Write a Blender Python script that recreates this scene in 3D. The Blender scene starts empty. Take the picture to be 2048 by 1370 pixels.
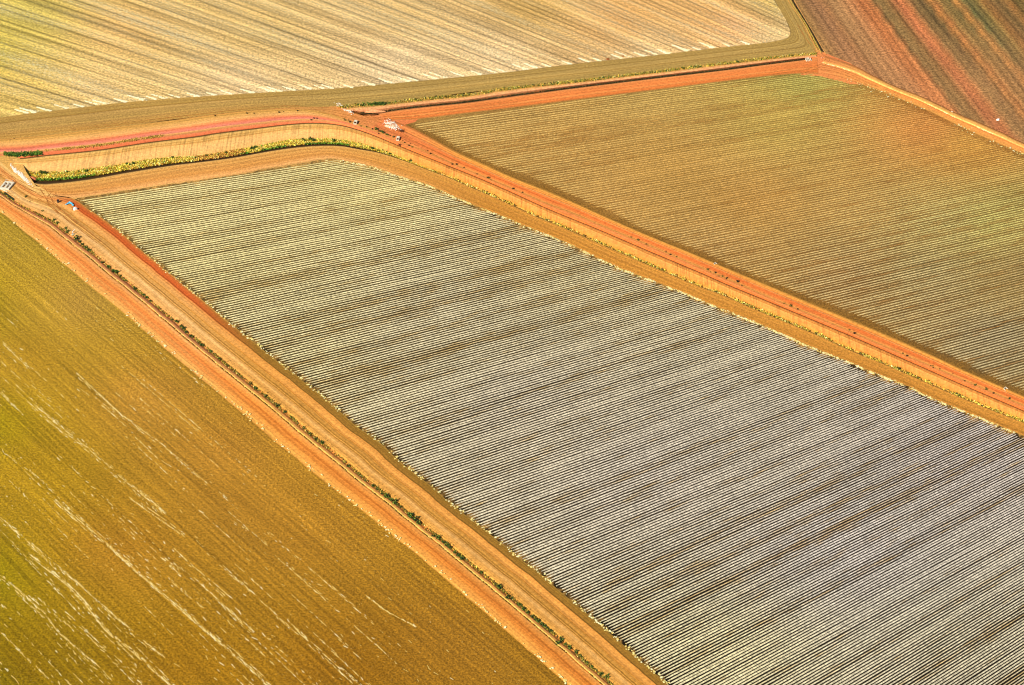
import bpy, math, random
import numpy as np
from mathutils import Vector, geometry

# ------------------------------------------------------------------ camera, world, sun, exposure
S = bpy.context.scene
CH, CD = 430.0, 550.0                       # camera height, distance to the aim point on the ground
PITCH = math.atan2(CH, CD)
FPX = 3840.0                                # focal length in pixels of a 2048 wide picture
cam_d = bpy.data.cameras.new('camera')
cam_d.lens = FPX / 2048 * 36.0
cam_d.sensor_width = 36.0
cam_d.clip_start = 1.0
cam_d.clip_end = 20000.0
cam = bpy.data.objects.new('camera', cam_d)
cam.location = (0, -CD, CH)
cam.rotation_euler = (math.pi / 2 - PITCH, 0, 0)
S.collection.objects.link(cam)
S.camera = cam

SUN_EL, SUN_AZ = math.radians(38), math.radians(223)     # azimuth clockwise from +Y, where the sun stands
w = bpy.data.worlds.new('World'); S.world = w; w.use_nodes = True
nt = w.node_tree
sky = nt.nodes.new('ShaderNodeTexSky'); sky.sky_type = 'NISHITA'; sky.sun_disc = False
sky.sun_elevation = SUN_EL; sky.sun_rotation = SUN_AZ
bg = nt.nodes['Background']; bg.inputs['Strength'].default_value = 0.06
nt.links.new(sky.outputs[0], bg.inputs['Color'])
sun_d = bpy.data.lights.new('sun', 'SUN'); sun_d.energy = 4.6; sun_d.angle = math.radians(0.5)
sun_d.color = (1.0, 0.93, 0.80)
sun = bpy.data.objects.new('sun', sun_d)
sv = Vector((math.sin(SUN_AZ) * math.cos(SUN_EL), math.cos(SUN_AZ) * math.cos(SUN_EL), math.sin(SUN_EL)))
sun.rotation_euler = sv.to_track_quat('Z', 'Y').to_euler()
sun.location = (0, 0, 300)
S.collection.objects.link(sun)
S.view_settings.view_transform = 'Standard'; S.view_settings.look = 'None'
S.view_settings.exposure = 0.43; S.view_settings.gamma = 1.0
S.cycles.filter_width = 1.15
KAL = 1.26                                   # brightness of a white level surface in this light

rng = np.random.default_rng(7)
random.seed(7)
C = S.collection

# ------------------------------------------------------------------ helpers
cp, sp = math.cos(PITCH), math.sin(PITCH)
def at(px, py, z=0.0):
    """where the sight line of a photograph point meets the level z"""
    px = np.asarray(px, float); py = np.asarray(py, float); z = np.asarray(z, float)
    dx = (px - 1024) / FPX; dy = (685 - py) / FPX
    Y = cp + dy * sp; Z = -sp + dy * cp
    t = (z - CH) / Z
    return np.stack([dx * t, -CD + Y * t, z + 0 * t], -1)
def pix(X, Y, Z=0.0):
    X = np.asarray(X, float); Y = np.asarray(Y, float) + CD; Z = np.asarray(Z, float) - CH
    d = Y * cp - Z * sp; u = Y * sp + Z * cp
    return 1024 + FPX * X / d, 685 - FPX * u / d

def lin(c, k=KAL):
    c = np.asarray(c, float) / 255.0
    l = np.where(c <= 0.04045, c / 12.92, ((c + 0.055) / 1.055) ** 2.4)
    return np.clip(l / k, 0.0, 0.86)

def smooth(pts, step=8.0, jit=0.0, seed=1):
    P = np.array(pts, float)
    P = np.vstack([2 * P[0] - P[1], P, 2 * P[-1] - P[-2]])
    out = []
    for i in range(1, len(P) - 2):
        a, b, c, d = P[i - 1], P[i], P[i + 1], P[i + 2]
        n = max(1, int(np.hypot(*(c - b)) / step))
        # centripetal-ish tangents limited to the segment length
        L = np.hypot(*(c - b)) + 1e-6
        m1 = (c - a) / (np.hypot(*(c - b)) + np.hypot(*(b - a)) + 1e-6) * L
        m2 = (d - b) / (np.hypot(*(d - c)) + np.hypot(*(c - b)) + 1e-6) * L
        for k in range(n):
            t = k / n
            h = (2*t**3-3*t**2+1) * b + (t**3-2*t**2+t) * m1 + (-2*t**3+3*t**2) * c + (t**3-t**2) * m2
            out.append(h)
    out.append(P[-2])
    out = np.array(out)
    if jit:
        r = np.random.default_rng(seed)
        n = len(out); e = np.zeros(n)
        for wv in (2, 5, 11):
            e += np.interp(np.arange(n), np.arange(0, n + wv, wv), r.normal(0, 1, len(np.arange(0, n + wv, wv))))
        d = np.gradient(out, axis=0); d /= np.hypot(d[:, 0], d[:, 1])[:, None] + 1e-9
        out = out + np.stack([-d[:, 1], d[:, 0]], -1) * (e * jit / 1.7)[:, None]
    return out

def resamp(P, n):
    s = np.r_[0, np.cumsum(np.hypot(*np.diff(P, axis=0).T))]
    t = np.linspace(0, s[-1], n)
    return np.stack([np.interp(t, s, P[:, 0]), np.interp(t, s, P[:, 1])], -1)

def tag(o, label=None, cat=None, group=None, kind=None):
    if label: o['label'] = label
    if cat: o['category'] = cat
    if group: o['group'] = group
    if kind: o['kind'] = kind
    return o

def mesh_obj(name, V, F, mat, parent=None, uv=None, col=None, smooth_shade=False):
    """V (n,3); F list/array of faces; uv (n,2) and col (n,3) per vertex"""
    me = bpy.data.meshes.new(name)
    V = np.asarray(V, float)
    if isinstance(F, np.ndarray):
        nf, k = F.shape
        me.vertices.add(len(V)); me.vertices.foreach_set('co', V.ravel().astype('f'))
        me.loops.add(nf * k); me.loops.foreach_set('vertex_index', F.ravel().astype('i'))
        me.polygons.add(nf)
        me.polygons.foreach_set('loop_start', (np.arange(nf) * k).astype('i'))
        me.polygons.foreach_set('loop_total', np.full(nf, k, 'i'))
        me.update(calc_edges=True)
    else:
        me.from_pydata([tuple(v) for v in V], [], [tuple(f) for f in F]); me.update()
    if uv is not None:
        l = me.uv_layers.new(name='UVMap')
        vi = np.empty(len(me.loops), 'i'); me.loops.foreach_get('vertex_index', vi)
        l.data.foreach_set('uv', np.asarray(uv, 'f')[vi].ravel())
    if col is not None:
        a = me.color_attributes.new('Col', 'FLOAT_COLOR', 'POINT')
        c4 = np.ones((len(V), 4), 'f'); c4[:, :3] = col
        a.data.foreach_set('color', c4.ravel())
    if smooth_shade:
        me.polygons.foreach_set('use_smooth', np.ones(len(me.polygons), bool))
    if isinstance(mat, (list, tuple)):
        for m in mat: me.materials.append(m)
    elif mat: me.materials.append(mat)
    o = bpy.data.objects.new(name, me); C.objects.link(o)
    if parent: o.parent = parent
    return o

# ------------------------------------------------------------------ materials
def soil_mat(name, speck=0.22, speck_scale=2.2, streak=0.0, streak_u=1.6, streak_v=0.03, rill=0.0, rill_v=0.55,
             patch=0.12, bump=0.25, rough=0.95, pale=0.0, pale_col=(0.8, 0.7, 0.45), pale_cut=0.62, lines=0.0, period=4.0, line_w=0.2, bands=0.0, band_u=0.06, wob=.18):
    """earth: soil colour map (attribute Col) broken up by clods, patches, wheel or row streaks and rain rills"""
    m = bpy.data.materials.new(name); m.use_nodes = True
    n = m.node_tree.nodes; L = m.node_tree.links
    b = n['Principled BSDF']; b.inputs['Roughness'].default_value = rough
    b.inputs['Specular IOR Level'].default_value = 0.15
    att = n.new('ShaderNodeAttribute'); att.attribute_name = 'Col'
    geo = n.new('ShaderNodeNewGeometry')
    uvn = n.new('ShaderNodeUVMap')
    def noise(vec, scale, detail=3, rough_=0.6):
        t = n.new('ShaderNodeTexNoise'); t.inputs['Scale'].default_value = scale
        t.inputs['Detail'].default_value = detail; t.inputs['Roughness'].default_value = rough_
        L.new(vec, t.inputs['Vector']); return t
    def rng_(sock, lo, hi, f0=0.3, f1=0.7):
        r = n.new('ShaderNodeMapRange'); r.inputs['From Min'].default_value = f0; r.inputs['From Max'].default_value = f1
        r.inputs['To Min'].default_value = lo; r.inputs['To Max'].default_value = hi
        L.new(sock, r.inputs['Value']); return r.outputs[0]
    def mul(a, c):
        q = n.new('ShaderNodeMath'); q.operation = 'MULTIPLY'; L.new(a, q.inputs[0]); L.new(c, q.inputs[1]); return q.outputs[0]
    f = rng_(noise(geo.outputs['Position'], speck_scale * 0.62, 2, 0.75).outputs[0], 1 - speck, 1 + speck, .36, .64)
    f = mul(f, rng_(noise(geo.outputs['Position'], speck_scale * 0.31, 2).outputs[0], 1 - speck * .5, 1 + speck * .5))
    f = mul(f, rng_(noise(geo.outputs['Position'], 0.035, 4).outputs[0], 1 - patch, 1 + patch))
    def uvnoise(su, sv_, detail=3):
        mp = n.new('ShaderNodeMapping'); mp.inputs['Scale'].default_value = (su, sv_, 1); L.new(uvn.outputs[0], mp.inputs[0])
        return noise(mp.outputs[0], 1.0, detail)
    if streak:
        f = mul(f, rng_(uvnoise(streak_u, streak_v, 4).outputs[0], 1 - streak, 1 + streak))
    if bands:
        f = mul(f, rng_(uvnoise(band_u, 0.0012, 3).outputs[0], 1 - bands, 1 + bands, .36, .64))
    if lines:
        # thin dark wheel or furrow lines at an even spacing, coming and going along their length
        mp = n.new('ShaderNodeMapping'); mp.inputs['Scale'].default_value = (1 / period, 0.002, 1); L.new(uvn.outputs[0], mp.inputs[0])
        sx = n.new('ShaderNodeSeparateXYZ'); L.new(mp.outputs[0], sx.inputs[0])
        wob = rng_(uvnoise(0.02, 0.01, 2).outputs[0], -wob, wob)
        ad = n.new('ShaderNodeMath'); ad.operation = 'ADD'; L.new(sx.outputs[0], ad.inputs[0]); L.new(wob, ad.inputs[1])
        pp = n.new('ShaderNodeMath'); pp.operation = 'PINGPONG'; pp.inputs[1].default_value = 0.5; L.new(ad.outputs[0], pp.inputs[0])
        prof_ = rng_(pp.outputs[0], 1.0, 0.0, line_w * .35, line_w)
        amp = rng_(uvnoise(0.7 / period, 0.006, 3).outputs[0], 0.25, 1.0, .38, .6)
        pa = mul(prof_, amp)
        inv = n.new('ShaderNodeMath'); inv.operation = 'MULTIPLY_ADD'; inv.inputs[1].default_value = -lines; inv.inputs[2].default_value = 1.0; L.new(pa, inv.inputs[0])
        f = mul(f, inv.outputs[0])
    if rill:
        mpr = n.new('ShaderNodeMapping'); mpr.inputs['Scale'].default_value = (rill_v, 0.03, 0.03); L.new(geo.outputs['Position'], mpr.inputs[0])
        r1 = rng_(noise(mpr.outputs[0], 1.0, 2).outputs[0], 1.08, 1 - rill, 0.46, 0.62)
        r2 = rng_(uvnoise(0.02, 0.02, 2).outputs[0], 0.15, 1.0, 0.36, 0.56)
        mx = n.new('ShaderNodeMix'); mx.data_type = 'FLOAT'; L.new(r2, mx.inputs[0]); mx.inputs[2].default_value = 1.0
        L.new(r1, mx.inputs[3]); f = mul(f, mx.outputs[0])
    vm = n.new('ShaderNodeVectorMath'); vm.operation = 'SCALE'
    L.new(att.outputs['Color'], vm.inputs[0]); L.new(f, vm.inputs['Scale'])
    out = vm.outputs[0]
    if pale:
        # flecks of dry straw lying on the soil, gathered in drawn-out swaths
        a = rng_(uvnoise(0.10, 0.006, 4).outputs[0], 0, 1, 0.45, 0.75)
        fl = rng_(noise(geo.outputs['Position'], 1.3, 3, 0.75).outputs[0], 0, 1, pale_cut, pale_cut + 0.06)
        k = mul(a, fl)
        kk = n.new('ShaderNodeMath'); kk.operation = 'MULTIPLY'; kk.inputs[1].default_value = pale; L.new(k, kk.inputs[0])
        mx = n.new('ShaderNodeMix'); mx.data_type = 'RGBA'
        L.new(kk.outputs[0], mx.inputs['Factor']); L.new(out, mx.inputs['A']); mx.inputs['B'].default_value = (*pale_col, 1)
        out = mx.outputs['Result']
    L.new(out, b.inputs['Base Color'])
    bp = n.new('ShaderNodeBump'); bp.inputs['Strength'].default_value = bump; bp.inputs['Distance'].default_value = 0.25
    L.new(noise(geo.outputs['Position'], speck_scale * 0.8, 3, 0.7).outputs[0], bp.inputs['Height'])
    L.new(bp.outputs[0], b.inputs['Normal'])
    return m

def plain_mat(name, rgb, rough=0.8, var=0.15, scale=3.0, metallic=0.0, attr=False):
    m = bpy.data.materials.new(name); m.use_nodes = True
    n = m.node_tree.nodes; L = m.node_tree.links; b = n['Principled BSDF']
    b.inputs['Roughness'].default_value = rough; b.inputs['Metallic'].default_value = metallic
    geo = n.new('ShaderNodeNewGeometry')
    t = n.new('ShaderNodeTexNoise'); t.inputs['Scale'].default_value = scale; L.new(geo.outputs['Position'], t.inputs['Vector'])
    r = n.new('ShaderNodeMapRange'); r.inputs['From Min'].default_value = .3; r.inputs['From Max'].default_value = .7
    r.inputs['To Min'].default_value = 1 - var; r.inputs['To Max'].default_value = 1 + var; L.new(t.outputs[0], r.inputs['Value'])
    vm = n.new('ShaderNodeVectorMath'); vm.operation = 'SCALE'; L.new(r.outputs[0], vm.inputs['Scale'])
    if attr:
        a = n.new('ShaderNodeAttribute'); a.attribute_name = 'Col'; L.new(a.outputs['Color'], vm.inputs[0])
    else:
        vm.inputs[0].default_value = rgb
    L.new(vm.outputs[0], b.inputs['Base Color'])
    return m

# ------------------------------------------------------------------ boundary lines read off the photograph (2048 wide)
e0 = [(-260,250),(-150,325),(-40,396),(0,423),(56,468),(112,515),(144,540),(220,603),(400,755),(600,923),(846,1120),(1000,1252),(1136,1370),(1200,1430),(1330,1545)]
er = [(-190,150),(-100,240),(-40,292),(-6,318),(22,342),(46,362),(76,381),(112,388),(146,397),(156,402),(184,423),(221,449),(247,469),(288,505),(353,558),(397,595),(440,630),(502,679),(547,716),(640,790),(714,852),(767,893),(803,927),(856,968),(905,1008),(1022,1103),(1079,1147),(1166,1221),(1236,1280),(1328,1363),(1400,1425),(1520,1535),(1900,1870),(2300,2230)]
a3 = [(112,392),(158,395),(270,379),(400,360),(520,341),(600,328),(640,320),(665,317),(691,322),(728,331),(770,343),(797,353),(856,371),(882,382),(945,409),(1038,447),(1113,478),(1180,508),(1247,539),(1294,557),(1400,599),(1450,619),(1600,683),(1674,714),(1744,743),(1810,771),(1911,815),(2048,871),(2160,917),(2300,975)]
a2 = [(68,367),(89,369.5),(177,360),(256,346),(350,331),(400,325),(468,316),(547,302),(600,295),(645,292),(685,293),(718,299),(758,306),(817,325),(852,339),(896,355),(939,374),(989,395),(1067,431),(1125,455),(1186,482),(1255,512),(1294,529),(1400,574),(1440,588),(1503,616),(1633,670),(1698,700),(1788,737),(1863,770),(1950,807),(2038,842),(2160,892),(2300,950)]
a2v = [(44,343),(118,346),(217,334),(315,319),(400,313),(462,303),(511,295),(586,281),(665,280),(705,285),(744,295),(800,314),(850,334),(896,350),(939,369),(989,390),(1067,426),(1125,450),(1186,477),(1255,507),(1294,524),(1400,569),(1440,583),(1503,611),(1633,665),(1698,695),(1788,732),(1863,765),(1950,802),(2038,837),(2160,887),(2300,945)]
a1 = [(-260,330),(-60,319),(16,316),(39,317),(89,311),(197,300),(296,285),(400,272),(429,267),(508,257),(586,248),(636,246),(685,251),(738,267),(797,291),(876,323),(955,355),(1020,383),(1097,418),(1195,458),(1300,503),(1400,545),(1454,569),(1520,596),(1688,666),(1819,723),(1924,769),(2048,822),(2160,872),(2300,932)]
dd = [(-260,290),(-60,281),(0,277),(98,269),(197,257.5),(350,239.5),(429,228),(527,219),(606,218),(649,225),(685,236),(709,245),(754,260),(793,278),(848,301),(913,330),(990,362),(1067,395),(1097,408),(1142,424),(1195,447),(1294,488),(1427,545),(1474,565),(1509,581),(1650,640),(1771,692),(1900,747),(2033,804),(2160,857),(2300,917)]
a0 = [(770,236),(800,246),(827,257),(856,272),(915,304),(975,331),(1020,352),(1117,391),(1235,444),(1300,472),(1400,513),(1480,547),(1600,597),(1680,630),(1786,675),(1873,714),(1928,740),(2048,792),(2160,842),(2300,902)]
dj = [(740,256),(793,279),(848,301),(913,330),(990,362),(1067,395),(1097,408),(1142,424),(1195,447),(1294,488),(1427,545),(1474,565),(1509,581),(1650,640),(1771,692),(1900,747),(2033,804),(2160,857),(2300,917)]
f4 = [(-260,262),(-80,242),(0,236),(39,229),(79,226),(138,218),(256,205),(400,194),(620,180),(718,175),(797,166),(876,159),(1000,147),(1156,128),(1305,112),(1450,95),(1535,86),(1568,79),(1581,69),(1580,57),(1570,35),(1548,0),(1505,-80)]
g4 = [(-260,290),(-80,283),(0,277),(49,273),(98,268),(170,260),(256,250),(400,231),(560,215),(660,212),(745,205),(840,196),(1000,176),(1146,161),(1305,142),(1450,124),(1529,115),(1590,109),(1621,106),(1632,102),(1626,83),(1605,40),(1540,-80)]
gS = [(672,213),(708,207),(768,204),(837,196),(935,187),(1000,176),(1146,161),(1305,142),(1450,124),(1529,115),(1600,108),(1632,106)]
kS = [(706,224),(722,228),(748,229),(797,221),(856,214),(935,206),(1000,197),(1146,177.5),(1305,158),(1450,141),(1529,130.5),(1604,121),(1634,118)]
t3 = [(770,240),(797,239),(827,239),(935,226),(1020,216),(1244,188),(1500,156),(1548,151),(1600,147),(1636,147)]
r3 = [(1636,147),(1676,153),(1726,170),(1765,184),(1805,200),(1850,219),(1919,252),(1985,282),(2048,308),(2160,354),(2300,412)]
f5 = [(1650,112),(1682,122),(1712,133),(1745,150),(1785,169),(1809,179),(1853,197),(1903,221),(1984,256),(2048,287),(2160,335),(2300,395)]
hL = [(1540,-80),(1574,0),(1605,45),(1624,83),(1634,104)]
hR = [(1556,-80),(1590,0),(1613,40),(1631,70),(1654,109)]
rs3 = [(812,240),(837,258),(864,268),(921,301),(994,333),(1061,356),(1099,372),(1172,404),(1231,431),(1282,459),(1402,505),(1463,534),(1600,590),(1644,604),(1731,639),(1819,681),(1895,712),(1982,754),(2033,776),(2160,828),(2300,888)]
L_ = {k: smooth(v) for k, v in dict(e0=e0, er=er, a3=a3, a2=a2, a2v=a2v, a1=a1, dd=dd, a0=a0, dj=dj, f4=f4, g4=g4, gS=gS, kS=kS, t3=t3, r3=r3, f5=f5, hL=hL, hR=hR, rs3=rs3).items()}
# the worked edges wander a little
L_['er'] = smooth(er, 8, 0.8, 3); L_['a3'] = smooth(a3, 8, 0.9, 4); L_['f4'] = smooth(f4, 8, 0.5, 5)
L_['e0'] = smooth(e0, 8, 0.9, 6); L_['f5'] = smooth(f5, 8, 0.6, 8)

# ------------------------------------------------------------------ soil colour maps, vignette tint mixed in at the left edge
def idw(samples, px, py, p=2.4):
    s = np.array([(a[0], a[1]) for a in samples], float); c = np.array([a[2] for a in samples], float)
    px = np.asarray(px, float).ravel(); py = np.asarray(py, float).ravel()
    out = np.zeros((len(px), 3)); W = np.zeros(len(px))
    for (sx, sy), cc in zip(s, c):
        wgt = 1.0 / ((px - sx) ** 2 + (1.6 * (py - sy)) ** 2 + 900.0) ** (p / 2)
        out += wgt[:, None] * cc; W += wgt
    return lin(out / W[:, None])

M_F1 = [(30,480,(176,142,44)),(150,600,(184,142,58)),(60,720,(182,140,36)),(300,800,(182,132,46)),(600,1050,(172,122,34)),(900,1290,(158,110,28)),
        (60,950,(172,134,24)),(250,1100,(174,124,32)),(40,1330,(146,112,8)),(400,1340,(154,110,18)),(700,1340,(152,104,18)),(450,900,(180,128,42)),(60,600,(182,144,42)),(-50,600,(166,142,14)),(-50,850,(160,138,10)),(-50,1150,(150,130,6)),(-40,1350,(134,116,0)),(500,1000,(176,126,38))]  # yellow-green samples at the left edge put vignette tint into the soil colour
M_F2soil = [(210,420,(118,96,50)),(700,350,(126,104,56)),(560,680,(66,50,20)),(1100,500,(80,62,32)),(1060,800,(44,34,14)),(1500,800,(38,28,14)),(1960,900,(36,24,12)),(1400,1320,(26,18,6)),(1980,1320,(24,16,6)),(900,600,(62,48,22)),(400,520,(96,78,38))]
M_F2straw = [(210,420,(238,222,154)),(700,350,(236,220,152)),(400,520,(232,216,152)),(560,680,(230,216,162)),(1100,500,(228,212,162)),(1060,800,(222,208,180)),(1960,900,(216,204,192)),(1400,1320,(230,218,172)),(1980,1320,(218,206,174)),(1300,950,(218,206,186)),(1700,1100,(216,206,194)),(900,650,(226,212,172))]
M_F3soil = [(880,270,(168,124,62)),(1000,330,(166,118,56)),(1340,340,(174,128,58)),(1560,240,(172,136,64)),(1300,220,(172,132,68)),(1610,170,(158,134,60)),(1760,240,(180,122,56)),(1850,255,(192,116,52)),(1980,440,(138,112,56)),(1980,330,(160,104,44)),(1990,680,(98,76,46)),(1850,540,(112,90,50)),
            (1700,560,(126,86,42)),(1430,500,(150,104,50)),(1200,400,(164,114,54)),(1750,400,(156,108,50)),(2040,560,(124,96,48)),(1500,400,(164,116,52)),(1950,280,(190,130,58)),(1130,310,(172,122,58)),(1850,620,(116,82,42)),(2040,380,(136,110,50))]
M_F3straw = [(880,270,(212,166,96)),(1340,340,(206,152,82)),(1560,240,(204,164,84)),(1610,170,(190,168,88)),(1850,255,(214,142,74)),(1980,440,(206,186,106)),(1990,680,(196,168,124)),(1700,560,(206,168,112)),(1850,560,(202,172,118)),(1900,450,(204,178,112)),(1430,500,(208,162,98)),(1950,290,(210,150,70)),(1500,400,(202,148,80)),(2040,560,(186,150,96))]
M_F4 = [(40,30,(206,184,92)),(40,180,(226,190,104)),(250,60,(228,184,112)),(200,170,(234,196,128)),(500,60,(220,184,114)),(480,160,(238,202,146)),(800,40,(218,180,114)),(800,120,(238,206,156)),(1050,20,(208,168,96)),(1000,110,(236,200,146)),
        (1250,40,(224,170,100)),(1300,95,(228,190,132)),(1480,50,(246,184,124)),(1550,60,(242,206,140)),(1540,5,(214,182,100)),(1420,20,(240,184,110)),(0,-300,(190,160,90)),(900,-300,(190,160,90)),(-40,100,(206,184,70))]  # yellower left edge is vignette tint put into the colour
F5_LINE = [(1590,(214,150,84)),(1625,(196,140,78)),(1648,(166,112,72)),(1672,(170,112,76)),(1685,(206,134,84)),(1700,(200,140,90)),(1722,(196,132,84)),(1745,(216,134,84)),(1762,(240,134,76)),(1784,(244,140,80)),(1793,(150,112,66)),(1808,(144,106,62)),(1822,(170,116,66)),
        (1838,(230,124,78)),(1856,(240,136,80)),(1868,(168,122,74)),(1882,(152,114,68)),(1890,(112,84,52)),(1898,(128,98,56)),(1907,(238,148,76)),(1914,(236,140,76)),(1924,(172,124,68)),(1940,(140,108,58)),(1950,(122,100,56)),(1960,(234,148,74)),(1970,(180,122,66)),(1978,(104,106,60)),(1990,(110,96,54)),(2003,(150,120,62)),
        (2018,(196,126,66)),(2032,(140,96,54)),(2050,(112,84,48)),(2068,(190,120,62)),(2085,(120,96,50)),(2110,(170,120,66)),(2160,(130,100,56)),(2230,(200,130,76)),(2300,(150,110,60)),(2500,(180,120,70))]

# ------------------------------------------------------------------ fields: polygon filled with a grid, rows run through uv
def fill(poly_px, z, step):
    """triangulated sheet inside a pixel polygon (nearly regular inner points)"""
    P = at(poly_px[:, 0], poly_px[:, 1], z)[:, :2]
    x0, y0 = P.min(0); x1, y1 = P.max(0)
    gx, gy = np.meshgrid(np.arange(x0, x1, step), np.arange(y0, y1, step))
    G = np.stack([gx.ravel(), gy.ravel()], -1)
    inside = np.zeros(len(G), bool); n = len(P); j = n - 1
    for i in range(n):
        a, b = P[i], P[j]
        c = ((a[1] > G[:, 1]) != (b[1] > G[:, 1]))
        with np.errstate(divide='ignore', invalid='ignore'):
            xx = (b[0] - a[0]) * (G[:, 1] - a[1]) / (b[1] - a[1]) + a[0]
        inside ^= c & (G[:, 0] < xx); j = i
    G = G[inside]
    allp = [Vector((float(a), float(b))) for a, b in np.vstack([P, G])]
    ed = [(i, (i + 1) % n) for i in range(n)]
    v, e, f, *_ = geometry.delaunay_2d_cdt(allp, ed, [], 1, 1e-4)
    V = np.array([(q[0], q[1], z) for q in v]); F = np.array([list(q) for q in f if len(q) == 3])
    return V, F

def vp_dir(xv, yv=-2315.0):
    """ground direction of lines that meet at a point of the picture's horizon"""
    a, b = at(1024, 685)[:2], at(1024 + (xv - 1024) * 0.02, 685 + (yv - 685) * 0.02)[:2]
    d = b - a; return d / np.hypot(*d)

def t2(px, py):
    x = (px - 1024) / 1000; y = (py - 685) / 1000
    return (86.84 * x + 245.8 * y - 62.5) / (1 - 0.2 * x + 0.325 * y)
def t3f(px, py):
    x = (px - 1024) / 1000; y = (py - 685) / 1000
    return (93.9 * x + 346.1 * y - 74.8) / (1 - 0.125 * x + 0.25 * y)

# F1
dl = vp_dir(-3300.0); dn = np.array([-dl[1], dl[0]])
def uv_par(V, d, nrm): return np.stack([V[:, :2] @ nrm, V[:, :2] @ d], -1)

poly1 = np.vstack([L_['e0'] + np.array([2.0, -1.5]), [(1300,1800),(-500,1800),(-500,250)]])
V, F = fill(poly1, 0.0, 9.0)
px, py = pix(V[:, 0], V[:, 1], V[:, 2])
mF1 = soil_mat('young_crop_soil', speck=0.34, speck_scale=2.6, lines=.24, period=1.9, line_w=.5, bands=.07, band_u=.05, streak=0.26, streak_u=1.0, streak_v=0.02, patch=0.07, bump=0.3, pale=0.55,
               pale_col=tuple(lin((236, 205, 120))), pale_cut=0.60)
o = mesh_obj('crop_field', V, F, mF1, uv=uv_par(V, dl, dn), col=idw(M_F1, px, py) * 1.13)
tag(o, 'flat olive brown field with fine drill lines and pale straw streaks, lower left', 'field', kind='structure')

# F2 (bare soil between the straw rows)
poly2 = np.vstack([L_['a3'][2:] + np.array([0, -1.0]), [(2300, 1800), (1700, 1800)], (L_['er'][::-1])[:-0 or None]])
er_in = L_['er']; er_in = er_in[er_in[:, 0] > 150]
poly2 = np.vstack([L_['a3'][L_['a3'][:, 0] > 155] + np.array([0, -1.5]), [(2400, 2200)], er_in[::-1] + np.array([-2, 1.0])])
V, F = fill(poly2, 0.0, 4.0)
px, py = pix(V[:, 0], V[:, 1], V[:, 2])
mF2 = soil_mat('dark_furrow_soil', speck=0.4, speck_scale=2.0, patch=0.15, bump=0.4)
def row_uv(tf, V, px, py): return np.stack([tf(px, py), V[:, 0]], -1)
col2 = idw(M_F2soil, px, py)
edge2 = np.vstack([L_['a3'][::2], er_in[::2]])
dm = np.full(len(px), 1e9)
for q in edge2: dm = np.minimum(dm, np.hypot(px - q[0], (py - q[1]) * 1.4))
k2 = np.clip(1 - (dm - 2) / 7, 0, 1)[:, None]
lc = np.where(((py > np.interp(px, er_in[:, 0], er_in[:, 1]) - 30) & (px < 1400))[:, None], lin((176, 132, 66)), lin((212, 160, 84)))
col2 = col2 * (1 - k2) + lc * k2
o = mesh_obj('row_crop_field', V, F, mF2, uv=row_uv(t2, V, px, py), col=col2)
tag(o, 'dark soil of the central field under its cream straw rows', 'field', kind='structure')

# F3
a0x = L_['a0']; a0x = a0x[a0x[:, 0] > 800]
poly3 = np.vstack([[(795, 238)], L_['t3'][L_['t3'][:, 0] > 800] + np.array([0, -1.0]), L_['r3'] + np.array([1.5, -1.5]), [(2500, 560), (2400, 940)], a0x[::-1] + np.array([-1, 1.5])])
V, F = fill(poly3, 0.0, 9.0)
px, py = pix(V[:, 0], V[:, 1], V[:, 2])
col3 = idw(M_F3soil, px, py) * np.array([.92, 1.0, 1.0])
# darker unploughed headland strip beside the road
rsx, rsy = L_['rs3'][:, 0], L_['rs3'][:, 1]
dist = np.interp(px, rsx, rsy) - py
hb = np.clip(1 - (dist + 6) / 10, 0, 1)[:, None]
col3 = col3 * (1 - hb) + lin((140, 98, 36)) * hb
mF3 = soil_mat('golden_soil', speck=0.36, speck_scale=2.4, bands=.10, band_u=.06, streak=0.12, streak_u=0.5, streak_v=0.02, patch=0.12, bump=0.3)
o = mesh_obj('row_crop_field', V, F, mF3, uv=row_uv(t3f, V, px, py), col=col3)
tag(o, 'golden brown row field on the right between the two orange roads', 'field', kind='structure')

# F4
G4 = at(5215, 1735)[:2]
poly4 = np.vstack([L_['f4'] + np.array([0, 1.0]), [(1400, -500), (-500, -500), (-500, 270)]])
V, F = fill(poly4, 0.0, 10.0)
px, py = pix(V[:, 0], V[:, 1], V[:, 2])
d = V[:, :2] - G4
uv4 = np.stack([np.arctan2(d[:, 1], d[:, 0]) * 900.0, np.hypot(d[:, 0], d[:, 1])], -1)
mF4 = soil_mat('straw_littered_soil', speck=0.38, speck_scale=1.9, lines=.50, period=4.0, line_w=.24, bands=.30, band_u=.16, streak=0.16, streak_u=0.6, streak_v=0.003, wob=.05, patch=0.08, bump=0.4, pale=0.9,
               pale_col=tuple(lin((255, 246, 200))), pale_cut=0.50)
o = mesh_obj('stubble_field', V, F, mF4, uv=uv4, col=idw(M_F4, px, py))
tag(o, 'pale straw littered stubble field across the top left', 'field', kind='structure')

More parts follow.
